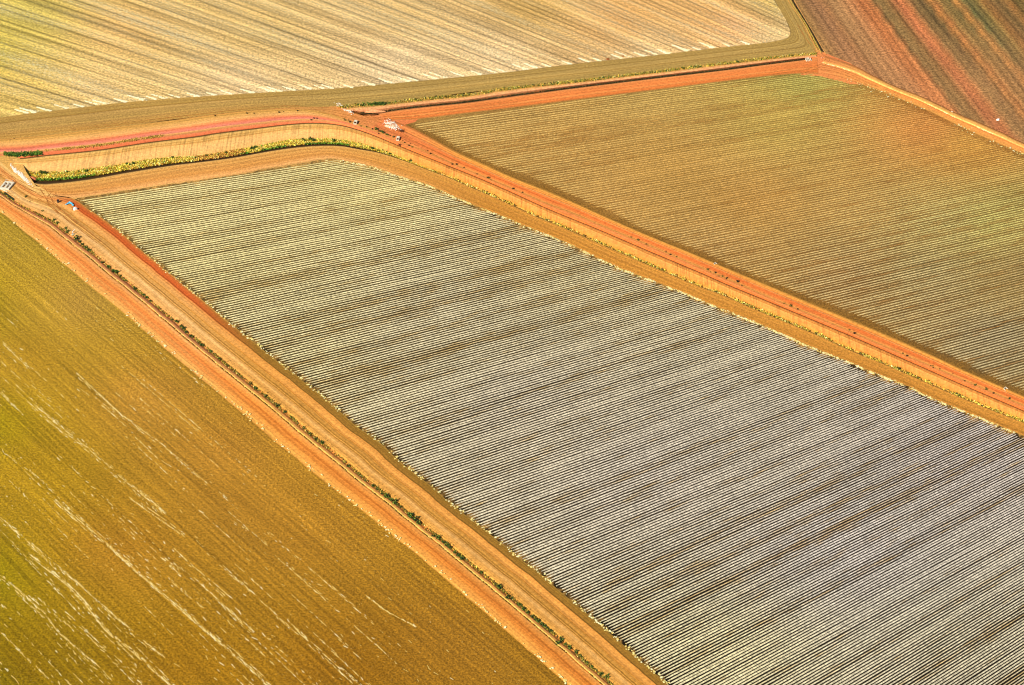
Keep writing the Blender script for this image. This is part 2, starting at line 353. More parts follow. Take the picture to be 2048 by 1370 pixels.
# F5
d5 = vp_dir(11.0); n5 = np.array([-d5[1], d5[0]])
poly5 = np.vstack([L_['hR'][::1] + np.array([0.0, 0.0]), L_['f5'] + np.array([0, 0.5]), [(2600, 400), (2600, -500), (1400, -500)]])
V, F = fill(poly5, 0.0, 3.2)
px, py = pix(V[:, 0], V[:, 1], V[:, 2])
u_line = uv_par(np.c_[at(np.array([a[0] for a in F5_LINE]), np.full(len(F5_LINE), 60.0))], d5, n5)[:, 0]
o_ = np.argsort(u_line); cl5 = np.array([a[1] for a in F5_LINE], float)[o_]
uu5 = uv_par(V, d5, n5)
wob5 = .5 * np.sin(uu5[:, 1] * .012 + 1) + .3 * np.sin(uu5[:, 1] * .05 + uu5[:, 0] * .02)
col5 = lin(np.stack([np.interp(uu5[:, 0] + wob5, u_line[o_], cl5[:, i]) for i in range(3)], -1))
k5 = np.clip((py - 40) / 210, 0, .55)[:, None]
k5 = k5 * (.7 + .3 * np.sin(uu5[:, [0]] * .09))
col5 = col5 * (1 - k5) + lin((212, 136, 88)) * k5
col5 = col5 * .84 + lin((166, 122, 74)) * .16
col5 = col5 * np.array([.86, .98, .98])
mF5 = soil_mat('reddish_ploughed_soil', speck=0.36, lines=.34, period=3.6, line_w=.3, bands=.10, band_u=.11, speck_scale=1.6, streak=0.26, streak_u=0.16, streak_v=0.006, patch=0.10, bump=0.4, pale=0.35,
               pale_col=tuple(lin((250, 200, 140))), pale_cut=0.58)
o = mesh_obj('ploughed_field', V, F, mF5, uv=uv_par(V, d5, n5), col=col5)
tag(o, 'reddish ploughed field in the top right corner', 'field', kind='structure')

# wide sheet under everything, out past the horizon
V = np.array([(-9000, -2000, -3.2), (9000, -2000, -3.2), (9000, 14000, -3.2), (-9000, 14000, -3.2)])
o = mesh_obj('ground', V, np.array([[0, 1, 2, 3]]), soil_mat('plain_earth', patch=0.2), uv=V[:, :2], col=np.tile(lin((190, 140, 70)), (4, 1)))
tag(o, 'plain brown earth stretching away beyond the fields', 'ground', kind='structure')

# ------------------------------------------------------------------ ribbons: roads, banks, headlands
def prof(tab, u):
    t = np.array([a[0] for a in tab]); c = np.array([a[1] for a in tab], float)
    if c.ndim == 1: return np.interp(u, t, c)
    return np.stack([np.interp(u, t, c[:, i]) for i in range(3)], -1)

def ribbon(name, A, B, nv, nu, zf, cf, mat, label, cat, z0=0.0, kind='structure'):
    """zf(u, x), cf(u, x): height and sRGB colour across the strip at picture column x"""
    A = resamp(A, nv); B = resamp(B, nv)
    u = np.linspace(0, 1, nu)
    P = A[:, None, :] * (1 - u)[None, :, None] + B[:, None, :] * u[None, :, None]
    X = P[..., 0]; U = np.broadcast_to(u, X.shape)
    Z = zf(U, X) + z0
    W = at(P[..., 0], P[..., 1], Z)
    c = lin(cf(U, X))
    # metric uv
    mid = at(P[:, nu // 2, 0], P[:, nu // 2, 1]); s = np.r_[0, np.cumsum(np.linalg.norm(np.diff(mid, axis=0), axis=1))]
    wid = np.linalg.norm(at(A[:, 0], A[:, 1]) - at(B[:, 0], B[:, 1]), axis=1).mean()
    uv = np.stack([U * wid, np.broadcast_to(s[:, None], U.shape)], -1)
    idx = np.arange(nv * nu).reshape(nv, nu)
    F = np.stack([idx[:-1, :-1], idx[:-1, 1:], idx[1:, 1:], idx[1:, :-1]], -1).reshape(-1, 4)
    W = W.reshape(-1, 3)
    n = np.cross(W[F[0, 1]] - W[F[0, 0]], W[F[0, 2]] - W[F[0, 0]])
    if n[2] < 0: F = F[:, ::-1]
    o = mesh_obj(name, W, F, mat, uv=uv.reshape(-1, 2), col=c.reshape(-1, 3))
    tag(o, label, cat, kind=kind); return o

mRoad = soil_mat('graded_dirt', speck=0.16, speck_scale=2.0, streak=0.27, streak_u=1.5, streak_v=0.006, lines=.18, period=2.1, line_w=.3, patch=0.07, bump=0.2)
mBare = soil_mat('bare_dirt', speck=0.2, speck_scale=2.0, patch=.14, bump=.25)
mHead = soil_mat('headland_soil', speck=0.22, speck_scale=2.2, streak=0.22, streak_u=1.2, streak_v=0.006, lines=.12, period=2.3, line_w=.3, patch=0.06, bump=0.25)
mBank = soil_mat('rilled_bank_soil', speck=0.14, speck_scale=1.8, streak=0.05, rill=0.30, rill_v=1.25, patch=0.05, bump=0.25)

def mixx(X, xa, xb, ca, cb):
    k = np.clip((X - xa) / (xb - xa), 0, 1)
    if ca.ndim == 3: k = k[..., None]
    return ca * (1 - k) + cb * k

# left corridor
_xs = np.arange(-400, 2500, 3.0); _rn = np.random.default_rng(33)
_n1 = np.interp(_xs, _xs[::4], _rn.uniform(0, 1, len(_xs[::4]))); _n2 = _rn.uniform(0, 1, len(_xs))
def cf_left(U, X):
    c = mixx(X, 380, 520, mixx(X, 100, 150, prof(cl0, U), prof(cl1, U)), prof(cl2, U))
    k = (np.interp(X, _xs, _n1) * .7 + np.interp(X, _xs, _n2) * .5 > .52)[..., None] * ((U > .341) & (U < .357))[..., None]
    c = c * (1 - k * .85) + np.array([240., 176., 96.]) * k * .85
    return c
cl1 = [(0,(226,158,72)),(.02,(250,182,92)),(.10,(246,168,86)),(.13,(238,144,68)),(.17,(244,162,82)),(.21,(236,136,62)),(.27,(242,154,74)),(.32,(246,172,100)),(.338,(232,168,90)),(.345,(150,110,50)),(.353,(150,110,50)),(.36,(246,200,110)),(.375,(238,160,95)),
       (.42,(228,140,84)),(.45,(214,150,78)),(.48,(238,172,96)),(.55,(240,180,104)),(.60,(244,190,120)),(.64,(236,174,94)),(.648,(196,138,62)),(.655,(190,134,60)),(.665,(234,172,96)),(.68,(186,130,58)),(.69,(190,134,60)),(.70,(228,166,88)),(.74,(222,158,76)),(.748,(186,122,44)),(.76,(240,170,88)),
       (.80,(246,176,96)),(.84,(236,160,84)),(.845,(210,138,66)),(.855,(242,164,84)),(.872,(240,150,78)),(.885,(206,96,36)),(.93,(222,104,44)),(.97,(206,110,46)),(1,(200,140,64))]
cl0 = [a for a in cl1 if a[0] < .885 and not .63 < a[0] < .71] + [(.90,(240,170,90)),(.96,(250,200,120)),(1,(240,186,104))]
cl2 = [(0,(226,158,62)),(.02,(250,178,80)),(.10,(246,164,74)),(.13,(240,156,66)),(.17,(228,138,54)),(.20,(232,142,56)),(.225,(212,122,44)),(.26,(236,148,60)),(.30,(242,156,72)),(.338,(240,172,86)),(.345,(140,110,40)),(.353,(150,120,46)),(.36,(246,196,96)),(.40,(244,160,84)),
       (.43,(226,146,70)),(.47,(226,162,72)),(.55,(232,166,82)),(.60,(242,182,102)),(.64,(234,164,78)),(.648,(176,124,44)),(.655,(180,126,46)),(.665,(228,162,78)),(.682,(172,120,42)),(.69,(180,126,46)),(.70,(220,156,70)),(.745,(214,148,62)),(.752,(176,112,34)),(.765,(238,162,74)),
       (.80,(246,170,80)),(.86,(244,166,76)),(.875,(222,146,62)),(.885,(156,110,38)),(.93,(168,120,44)),(.97,(150,108,36)),(1,(170,130,56))]
zl = [(0,.03),(.10,.10),(.30,.12),(.338,.1),(.346,-.5),(.353,-.5),(.358,.35),(.40,.30),(.43,-.45),(.455,-.3),(.48,.30),(.55,.36),(.64,.30),(.652,.2),(.665,.3),(.685,.2),(.70,.3),(.75,.22),(.88,.22),(.895,.04),(1,.04)]
er_r = L_['er'][L_['er'][:, 0] < 1521]
ribbon('dirt_road', L_['e0'], er_r, 230, 150, lambda U, X: prof(zl, U),
       cf_left, mRoad,
       'twin orange dirt tracks with a weedy ditch between them, running down past the central field', 'dirt road')

# pink road (upper left, then along the canal), ditch shadow painted on its lower edge
cpl = [(0,(196,150,72)),(.05,(236,170,84)),(.10,(200,148,70)),(.16,(240,178,92)),(.34,(250,184,108)),(.42,(246,160,92)),(.50,(244,134,88)),(.62,(244,134,108)),(.68,(246,156,116)),(.72,(230,166,90)),(.80,(234,152,92)),(.86,(242,126,80)),(.95,(234,122,74)),(.985,(200,100,56)),(1,(110,70,30))]
cpr = [(0,(216,150,70)),(.14,(226,152,74)),(.24,(242,142,72)),(.5,(244,146,80)),(.62,(242,138,68)),(.9,(240,132,60)),(.965,(222,112,52)),(1,(150,86,34))]
zp = [(0,.05),(.4,.12),(.8,.0),(.96,-.35),(1,-.5)]
ribbon('dirt_road', L_['dd'], L_['a1'], 300, 40, lambda U, X: prof(zp, U),
       lambda U, X: mixx(X, 620, 840, prof(cpl, U), prof(cpr, U)), mRoad,
       'pink and orange dirt road curving along the top of the canal bank', 'dirt road', z0=0.02)
# red road from the junction
crr = [(0,(236,166,66)),(.10,(246,172,76)),(.22,(236,152,66)),(.30,(240,160,74)),(.345,(196,112,40)),(.37,(206,120,46)),(.41,(250,184,104)),(.47,(240,146,76)),(.53,(240,130,58)),(.66,(242,122,56)),(.80,(242,134,60)),(.90,(232,140,68)),(1,(222,150,72))]
zr = [(0,.02),(.1,.35),(.30,.30),(.36,.0),(.42,.16),(.8,.12),(1,.06)]
ribbon('dirt_road', L_['a0'], L_['dj'], 240, 50, lambda U, X: prof(zr, U), lambda U, X: mixx(X, 770, 930, np.broadcast_to(np.array([240., 136., 76.]), U.shape + (3,)), prof(crr, U)), mRoad,
       'straight red dirt road beside the golden field on the right', 'dirt road', z0=0.02)
# canal bank, shade of its ditch face painted dark along the top
cbl = [(0,(110,80,34)),(.03,(120,84,36)),(.06,(240,190,106)),(.16,(238,182,98)),(.19,(206,150,70)),(.23,(242,188,106)),(.30,(212,152,74)),(.34,(242,182,104)),(.6,(244,188,114)),(.9,(242,184,106)),(1,(240,190,100))]
cbr = [(0,(140,86,30)),(.03,(170,108,44)),(.06,(240,150,76)),(.13,(200,128,54)),(.17,(240,158,78)),(.26,(208,132,52)),(.32,(240,152,76)),(.7,(240,154,72)),(1,(232,156,62))]
zb = [(0,-.5),(.05,.32),(.14,.35),(.32,.30),(.9,-1.2),(1,-1.45)]
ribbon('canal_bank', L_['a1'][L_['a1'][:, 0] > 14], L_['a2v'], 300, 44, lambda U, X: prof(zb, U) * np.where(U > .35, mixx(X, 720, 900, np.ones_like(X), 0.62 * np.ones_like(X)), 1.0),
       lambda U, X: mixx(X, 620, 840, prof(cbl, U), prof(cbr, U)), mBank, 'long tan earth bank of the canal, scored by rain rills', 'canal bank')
# canal bed, shade painted dark into its near wall
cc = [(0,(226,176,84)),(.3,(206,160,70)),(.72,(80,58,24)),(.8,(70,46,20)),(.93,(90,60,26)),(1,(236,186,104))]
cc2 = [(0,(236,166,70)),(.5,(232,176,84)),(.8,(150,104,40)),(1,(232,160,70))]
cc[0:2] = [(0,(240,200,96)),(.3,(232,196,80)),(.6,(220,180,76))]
def zc(U, X):
    dep = mixx(X, 720, 900, 1.0 * np.ones_like(X), 0.62 * np.ones_like(X))
    return prof([(0,-1.45),(.3,-1.9),(.70,-2.0),(.74,-2.2),(.97,-.1),(1,.02)], U) * dep
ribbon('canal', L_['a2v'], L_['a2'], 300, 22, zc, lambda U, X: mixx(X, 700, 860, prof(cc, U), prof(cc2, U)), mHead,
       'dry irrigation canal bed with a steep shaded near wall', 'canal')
# headland of the central field
chl = [(0,(242,186,104)),(.06,(232,172,90)),(.18,(216,152,74)),(.24,(232,170,88)),(.40,(212,146,72)),(.46,(232,164,82)),(.62,(218,148,72)),(.72,(240,170,92)),(.9,(246,176,104)),(1,(232,180,100))]
chr_ = [(0,(238,176,84)),(.05,(214,146,58)),(.14,(226,152,62)),(.25,(206,142,54)),(.40,(222,150,64)),(.46,(200,134,50)),(.62,(214,144,58)),(.72,(194,132,48)),(.88,(212,140,56)),(1,(206,150,64))]
ribbon('headland', L_['a2'], L_['a3'], 300, 40, lambda U, X: prof([(0,.02),(.1,.06),(.9,.03),(1,.03)], U),
       lambda U, X: mixx(X, 640, 980, prof(chl, U), prof(chr_, U)), mHead, 'tan turning strip curving round the top of the central field', 'headland', z0=0.01)
# headland of the stubble field, two pieces of polyline paired point by point
fa = np.array([(-260,262),(-80,242),(0,236),(49,229),(98,223.5),(170,215),(256,205),(400,194),(560,184),(660,178.5),(745,171.5),(840,162.5),(1000,147),(1146,129),(1305,112),(1450,95),(1529,86.5),(1560,81),(1575,76),(1581,66),(1577,50),(1562,24),(1505,-80)], float)
fb = np.array(g4, float)
fa_s = smooth([tuple(a) for a in fa], 14); 
n_ = 260
tA = np.linspace(0, len(fa) - 1, n_)
def cr(P, t):
    i = np.clip(t.astype(int), 0, len(P) - 2); f = (t - i)[:, None]
    a = P[np.maximum(i - 1, 0)]; b = P[i]; c = P[i + 1]; d_ = P[np.minimum(i + 2, len(P) - 1)]
    m1 = (c - a) / 2; m2 = (d_ - b) / 2
    la = np.linalg.norm(c - b, axis=1, keepdims=True)
    m1 *= np.minimum(1, la / (np.linalg.norm(m1, axis=1, keepdims=True) + 1e-9)); m2 *= np.minimum(1, la / (np.linalg.norm(m2, axis=1, keepdims=True) + 1e-9))
    return (2*f**3-3*f**2+1)*b + (f**3-2*f**2+f)*m1 + (-2*f**3+3*f**2)*c + (f**3-f**2)*m2
_res = resamp
def resamp_id(P, n): return P
cho = [(0,(196,156,82)),(.05,(186,146,74)),(.24,(182,144,72)),(.27,(152,112,44)),(.30,(196,154,84)),(.6,(190,150,78)),(.75,(204,154,80)),(.80,(186,140,66)),(.84,(214,164,86)),(.90,(182,134,60)),(1,(206,160,84))]
cho2 = [(0,(184,150,84)),(.05,(176,142,74)),(.27,(180,146,78)),(.30,(152,118,52)),(.33,(184,150,82)),(.55,(190,154,84)),(.60,(170,134,66)),(.64,(186,150,80)),(.9,(176,144,76)),(1,(190,150,74))]
resamp = resamp_id
ribbon('headland', cr(fa, tA) + np.array([0, -1.0]), cr(fb, tA) + np.array([0, 1.0]), n_, 44, lambda U, X: prof([(0,.02),(.27,-.02),(.3,.05),(1,.02)], U),
       lambda U, X: mixx(X, 450, 700, prof(cho, U), prof(cho2, U)), mHead, 'olive brown turning strip below the stubble field, bending up at the far right corner', 'headland', z0=0.03)
resamp = _res
# drain between that headland and the red road, near wall painted dark as shade
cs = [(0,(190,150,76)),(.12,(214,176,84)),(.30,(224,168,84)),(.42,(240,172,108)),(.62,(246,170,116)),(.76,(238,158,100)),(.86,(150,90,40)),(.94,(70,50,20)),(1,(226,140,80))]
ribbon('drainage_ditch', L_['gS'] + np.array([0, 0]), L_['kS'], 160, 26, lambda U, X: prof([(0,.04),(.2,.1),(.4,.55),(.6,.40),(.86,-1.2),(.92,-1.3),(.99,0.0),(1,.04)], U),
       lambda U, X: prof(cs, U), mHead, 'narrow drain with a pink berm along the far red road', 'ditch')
ct = [(0,(238,154,86)),(.15,(242,142,72)),(.5,(242,136,66)),(.66,(246,154,80)),(.72,(236,132,62)),(.9,(226,126,58)),(1,(196,138,70))]
kT = L_['kS'][L_['kS'][:, 0] > 748]; tT = L_['t3'][L_['t3'][:, 0] > 776]
ribbon('dirt_road', kT, tT, 160, 20, lambda U, X: prof([(0,.04),(.5,.12),(1,.03)], U), lambda U, X: prof(ct, U), mRoad,
       'short red dirt road along the top edge of the golden field', 'dirt road', z0=0.03)
# road on the far right
cq = [(0,(216,150,70)),(.12,(238,164,80)),(.35,(244,158,78)),(.55,(240,150,74)),(.60,(252,200,120)),(.66,(240,168,84)),(.72,(250,184,96)),(.90,(246,176,90)),(.96,(214,130,60)),(1,(130,76,44))]
ribbon('dirt_road', L_['r3'], L_['f5'], 140, 26, lambda U, X: prof([(0,.02),(.3,.1),(.58,.1),(.68,.75),(.86,.75),(.97,.05),(1,.02)], U), lambda U, X: mixx(X, 1650, 1760, np.broadcast_to(np.array([240., 148., 80.]), U.shape + (3,)), prof(cq, U)), mRoad,
       'orange dirt road with a raised berm between the golden and the red field', 'dirt road', z0=0.03)
# upper right ditch
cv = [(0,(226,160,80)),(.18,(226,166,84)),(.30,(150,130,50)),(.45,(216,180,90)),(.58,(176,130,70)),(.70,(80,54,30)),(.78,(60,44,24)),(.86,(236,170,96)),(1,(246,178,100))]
ribbon('drainage_ditch', L_['hL'], L_['hR'], 60, 22, lambda U, X: prof([(0,.02),(.2,.1),(.3,-.4),(.45,.3),(.60,-.2),(.72,-1.3),(.78,-1.2),(.86,.3),(1,.03)], U), lambda U, X: prof(cv, U), mHead,
       'dark weedy ditch at the top right corner of the stubble field', 'ditch', z0=0.02)

# junction aprons of bare dirt
def apron(pts, samples, label, z=0.012):
    V, F = fill(np.array(pts, float), z, 4.0)
    px, py = pix(V[:, 0], V[:, 1], V[:, 2])
    o = mesh_obj('dirt_junction', V, F, mBare, uv=V[:, :2], col=idw(samples, px, py)); tag(o, label, 'dirt junction', kind='structure'); return o
apron([(520,212),(600,209),(672,210),(700,224),(722,231),(748,231),(790,226),(860,216),(830,244),(800,252),(860,290),(860,310),(790,279),(745,258),(709,246),(680,236),(648,226),(600,219),(520,221)],
      [(560,218,(222,160,84)),(640,215,(204,150,78)),(690,228,(226,148,76)),(760,238,(240,138,76)),(840,235,(240,130,74)),(820,275,(240,124,72)),(740,246,(232,150,84))],
      'orange meeting place of three dirt roads beside the two white culverts', .03)
apron([(1618,115),(1630,97),(1655,108),(1700,126),(1760,170),(1700,168),(1640,152),(1600,150),(1616,124)],
      [(1630,105,(232,160,88)),(1640,130,(240,146,78)),(1680,140,(242,160,84)),(1600,145,(238,140,76)),(1670,118,(236,110,72))],
      'small orange junction at the corner of the four far fields', .015)
apron([(-260,300),(-60,312),(16,311),(40,316),(52,343),(72,372),(130,386),(160,400),(20,372),(-40,330),(-260,330)],
      [(0,330,(232,176,92)),(30,330,(238,180,96)),(60,365,(240,190,110)),(20,320,(226,170,84)),(-100,310,(220,170,90))],
      'tan bend where the upper road meets the twin tracks at the left edge', .01)

# ------------------------------------------------------------------ straw rows (raised strips of residue, real ridges)
def line_x(poly, k, tf):
    """crossings of row k with a polyline (picture space)"""
    t = tf(poly[:, 0], poly[:, 1]) - k
    s = np.where(t[:-1] * t[1:] < 0)[0]
    if len(s) == 0: return None
    i = s[0]; f = t[i] / (t[i] - t[i + 1])
    return poly[i] * (1 - f) + poly[i + 1] * f

def noise1(n, wv, r):
    m = int(n / wv) + 3
    return np.interp(np.arange(n) / wv, np.arange(m), r.normal(0, 1, m))

def make_rows(name, tf, ks, left, right, dk, wfrac, h, samples, mat, label, cat, seg=9.0, alt=None, altc=None, seed=5, wig=0.05, band=1.0):
    r = np.random.default_rng(seed)
    VV, FF, UU, CCc = [], [], [], []; base = 0
    nk = len(ks)
    # swaths: several neighbouring rows share how much straw they carry
    qi = np.arange(nk)
    sw = (np.sin(qi * 2 * np.pi / 9.3 / band + 1.3 * noise1(nk, 40, r)) * .50 + noise1(nk, 7, r) * .42) * .85 + noise1(nk, 1.0, r) * .07
    shx = r.normal(0, 1, (60, 60))
    for q, k in enumerate(ks):
        a = line_x(left, k, tf); b = line_x(right, k, tf)
        if a is None or b is None: continue
        if b[0] - a[0] < 10: continue
        jl, jr = r.uniform(0, 5), r.uniform(-1, 7)
        n = max(4, int((b[0] - a[0]) / seg))
        x = np.linspace(a[0] + jl, b[0] - jr, n)
        def solve(kk):
            y = a[1] + (b[1] - a[1]) * (x - a[0]) / (b[0] - a[0])
            for _ in range(3):
                t = tf(x, y); dt = (tf(x, y + 1) - t); y = y + (kk - t) / dt
            return y
        wv = noise1(n, 14, r) * wig
        gx = np.clip((x + 300) / 2800 * 58, 0, 58); gk = np.clip(q / nk * 58, 0, 58); i0, k0 = gx.astype(int), int(gk)
        sh = (shx[k0, i0] * (1 - gx + i0) + shx[k0, i0 + 1] * (gx - i0)) * (1 - gk + k0) + (shx[k0 + 1, i0] * (1 - gx + i0) + shx[k0 + 1, i0 + 1] * (gx - i0)) * (gk - k0)
        long = sh * .22 + noise1(n, 1.6, r) * .20 + noise1(n, 9, r) * .12
        am = sw[q] + long * .7                       # straw amount
        ww = np.clip(wfrac * (1 + .24 * am), .12, .8) * dk
        ww[0] *= .4; ww[-1] *= .6
        yc = np.array([solve(k + f_ * 1.0) for f_ in (0.0,)])[0]
        y0 = solve(k - .5 * dk); y1 = solve(k + .5 * dk)
        gy = (y1 - y0) / dk
        P = []
        for f_, zz in ((-.5, .0), (-.28, h), (.28, h), (.5, .0)):
            P.append(at(x, yc + (f_ * ww + wv * dk) * gy, np.full(n, zz) * (0.7 + .3 * (noise1(n, 3, r) > 0)) + .008))
        P = np.stack(P, 1)                            # n,4,3
        c = idw(samples, x, yc)
        if altc is not None:
            m_ = np.clip(-am * .9 - .25 + .5 * (noise1(n, 2, r)) * .6, 0, 1)[:, None] * alt
            c = c * (1 - m_) + lin(altc) * m_
        VV.append(P.reshape(-1, 3)); CCc.append(np.repeat(c, 4, 0))
        s = at(x, yc)[:, 0]
        UU.append(np.stack([np.tile(np.array([0, .3, .6, 1.]), n) + k * 3.17, np.repeat(s, 4)], -1))
        idx = np.arange(n * 4).reshape(n, 4) + base
        F_ = np.stack([idx[:-1, :-1], idx[1:, :-1], idx[1:, 1:], idx[:-1, 1:]], -1).reshape(-1, 4)
        FF.append(F_); base += n * 4
    W = np.vstack(VV); F_ = np.vstack(FF)
    nn = np.cross(W[F_[3, 1]] - W[F_[3, 0]], W[F_[3, 2]] - W[F_[3, 0]])
    F_ = F_[:, ::-1] if nn[2] < 0 else F_
    o = mesh_obj(name, W, F_, mat, uv=np.vstack(UU), col=np.vstack(CCc))
    tag(o, label, cat, kind='stuff'); return o

mStraw = soil_mat('dry_straw', speck=0.30, speck_scale=2.2, streak=0.12, streak_u=.5, streak_v=0.25, patch=0.06, bump=0.3)
left2 = np.vstack([L_['a3'][(L_['a3'][:, 0] > 156) & (L_['a3'][:, 0] < 640)][::-1] + np.array([0, 2.0]), er_in + np.array([2.5, -1.0])])
right2 = np.vstack([L_['a3'][L_['a3'][:, 0] >= 600] + np.array([0, 1.5]), [(2300, 1000), (2300, 1700)]])
# top rows end on the upper edge on both sides: split the edge at its summit
left2 = np.vstack([L_['a3'][(L_['a3'][:, 0] > 156) & (L_['a3'][:, 0] <= 655)][::-1] + np.array([0, 2.0]), er_in + np.array([2.5, -1.0])])
right2 = np.vstack([L_['a3'][L_['a3'][:, 0] >= 655] + np.array([0, 1.5]), [(2300, 1000), (2300, 2100)]])
make_rows('straw_rows', t2, np.arange(-200, 240, 1.2), left2, right2, 1.2, 0.54, 0.15, M_F2straw, mStraw,
          'closely set cream straw rows ruled across the central field', 'straw rows', alt=.6, altc=(206, 164, 82), seed=11)
left3 = np.vstack([[(812, 236)], L_['rs3']])
right3 = np.vstack([L_['t3'][L_['t3'][:, 0] > 1100] + np.array([0, 1.0]), L_['r3'] + np.array([-5, 4.0]), [(2400, 900)]])
M_F3straw = [(a, b, (c[0] * 1.0, c[1] * 1.06, c[2] * 1.08)) for a, b, c in M_F3straw]
make_rows('straw_rows', t3f, np.arange(-290, 120, 2.0), left3, right3, 2.0, 0.46, 0.10, M_F3straw, mStraw,
          'thin tan straw rows ruled across the golden field on the right', 'straw rows', alt=.8, altc=(170, 120, 56), seed=12, band=.6)

# ------------------------------------------------------------------ loose straw on the fields
def clumps(name, PX, size, colr, mat, label, cat, z=0.02, elong=None, h=.12, el=(1.4, 3.0)):
    """many low heaps of straw or small stones: tented four-sided lumps"""
    PX = np.asarray(PX, float); n = len(PX)
    P = at(PX[:, 0], PX[:, 1], z)
    sz = size * rng.uniform(.5, 1.4, n)
    a = rng.uniform(0, 2 * math.pi, n)
    if elong is not None:
        a = np.full(n, math.atan2(elong[1], elong[0])) + rng.normal(0, .15, n); el = rng.uniform(el[0], el[1], n)
    else: el = rng.uniform(.8, 1.6, n)
    ca, sa = np.cos(a), np.sin(a)
    V = np.zeros((n, 5, 3)); V[:] = P[:, None, :]
    for i, (dx, dy) in enumerate(((-.5, -.4), (.5, -.5), (.45, .5), (-.5, .45))):
        ex = sz * el * dx * rng.uniform(.7, 1.2, n); ey = sz * dy * rng.uniform(.7, 1.2, n)
        V[:, i, 0] += ex * ca - ey * sa; V[:, i, 1] += ex * sa + ey * ca
    V[:, 4, 2] += h * rng.uniform(.5, 1.6, n); V[:, 4, :2] += rng.normal(0, .08, (n, 2)) * size
    b = (np.arange(n) * 5)[:, None, None]
    F = (np.array([[0, 1, 4], [1, 2, 4], [2, 3, 4], [3, 0, 4]])[None] + b).reshape(-1, 3)
    c = lin(np.array([colr[i] for i in rng.integers(0, len(colr), n)]))
    o = mesh_obj(name, V.reshape(-1, 3), F, mat, uv=V.reshape(-1, 3)[:, :2], col=np.repeat(c, 5, 0))
    tag(o, label, cat, kind='stuff'); return o

mBits = plain_mat('straw_bits', (1, 1, 1), .9, .1, 3.0, attr=True)
streaks = [([(152,745),(185,775),(245,830),(330,893),(415,966)],7,1.0),([(158,778),(230,835),(300,905),(340,935)],6,.6),([(55,800),(90,832),(150,878),(215,935),(275,985),(330,1030)],8,1.0),
    ([(0,783),(45,830)],6,1.0),([(0,683),(60,740)],7,.6),([(65,770),(140,835)],3,.7),([(110,1000),(150,1035),(215,1088),(300,1165),(400,1250),(500,1335),(545,1375)],8,.9),
    ([(0,1035),(25,1055),(90,1110),(170,1178),(230,1232),(330,1315)],6,1.0),([(60,1112),(130,1165),(175,1212),(215,1262),(262,1300),(345,1372)],8,1.0),([(0,1152),(80,1222),(120,1270),(190,1330)],9,.6),
    ([(262,995),(320,1035),(372,1072)],6,.9),([(345,1095),(380,1128),(460,1195)],4,1.0),([(330,1118),(390,1160),(450,1215),(505,1262)],7,.6),([(270,1100),(320,1142),(405,1215)],5,.5),
    ([(575,1240),(620,1285),(660,1318),(725,1375)],6,.7),([(735,1192),(775,1222),(832,1252)],5,.5),([(470,1045),(500,1062)],6,.4),([(0,1265),(60,1325),(110,1372)],5,.6),
    ([(0,1210),(45,1230)],5,.6),([(420,965),(520,1050),(640,1150)],5,.25),([(440,1130),(520,1200),(600,1275),(700,1360)],4,.4),([(0,900),(80,960),(170,1040)],4,.3),([(130,1230),(230,1320),(290,1375)],8,.3),
    ([(230,640),(330,715),(430,790)],5,.12),([(60,1190),(150,1260)],8,.4)]
pts = []
for pl, wd, den in streaks:
    q = smooth(pl, 3)
    L = np.hypot(*np.diff(q, axis=0).T).sum()
    ns = max(2, int(wd * .8))
    for j in range(ns):
        o0 = rng.normal(0, wd * .5)
        n = int(L * .95 * den * rng.uniform(.5, 1.1))
        t = rng.uniform(0, len(q) - 1.001, n); i = t.astype(int)
        p = q[i] + (q[i + 1] - q[i]) * (t - i)[:, None]
        m = int(len(q) / 5) + 3
        gate = np.interp(t / 5, np.arange(m), rng.uniform(-.25, 1, m)) * np.interp(t / 22, np.arange(int(m / 4) + 3), rng.uniform(.3, 1.2, int(m / 4) + 3))
        k = rng.uniform(0, 1, n) < np.clip(gate, 0, 1) * math.exp(-(o0 / wd) ** 2 * .8)
        off = o0 + rng.normal(0, .38, n)
        pts.append((p + np.stack([off * .6, -off * .8], -1))[k])
# faint thin streaks all over F1
for _ in range(110):
    x0 = rng.uniform(-60, 700); y0 = rng.uniform(600, 1350)
    if y0 < np.interp(x0, L_['e0'][:, 0], L_['e0'][:, 1]) + 90: continue
    sl = (y0 + 2315) / (x0 + 3300); ln = rng.uniform(30, 260); n = int(ln * rng.uniform(.08, .3)); t = rng.uniform(0, ln, n)
    pts.append(np.stack([x0 + t, y0 + sl * t + rng.normal(0, .5, n)], -1))
# stray wisps everywhere in the field
m_ = 500
xs = rng.uniform(-20, 1000, m_); ys = rng.uniform(430, 1390, m_)
ok = ys > np.interp(xs, L_['e0'][:, 0], L_['e0'][:, 1]) + 6
pts.append(np.stack([xs[ok], ys[ok]], -1))
clumps('loose_straw', np.vstack(pts), .19, [(240,212,126),(236,204,110),(255,244,190),(222,184,86),(230,196,100)], mBits, 'pale straw wisps in long broken streaks over the olive field', 'loose straw', elong=dl, h=.06, el=(2.0, 9.0))

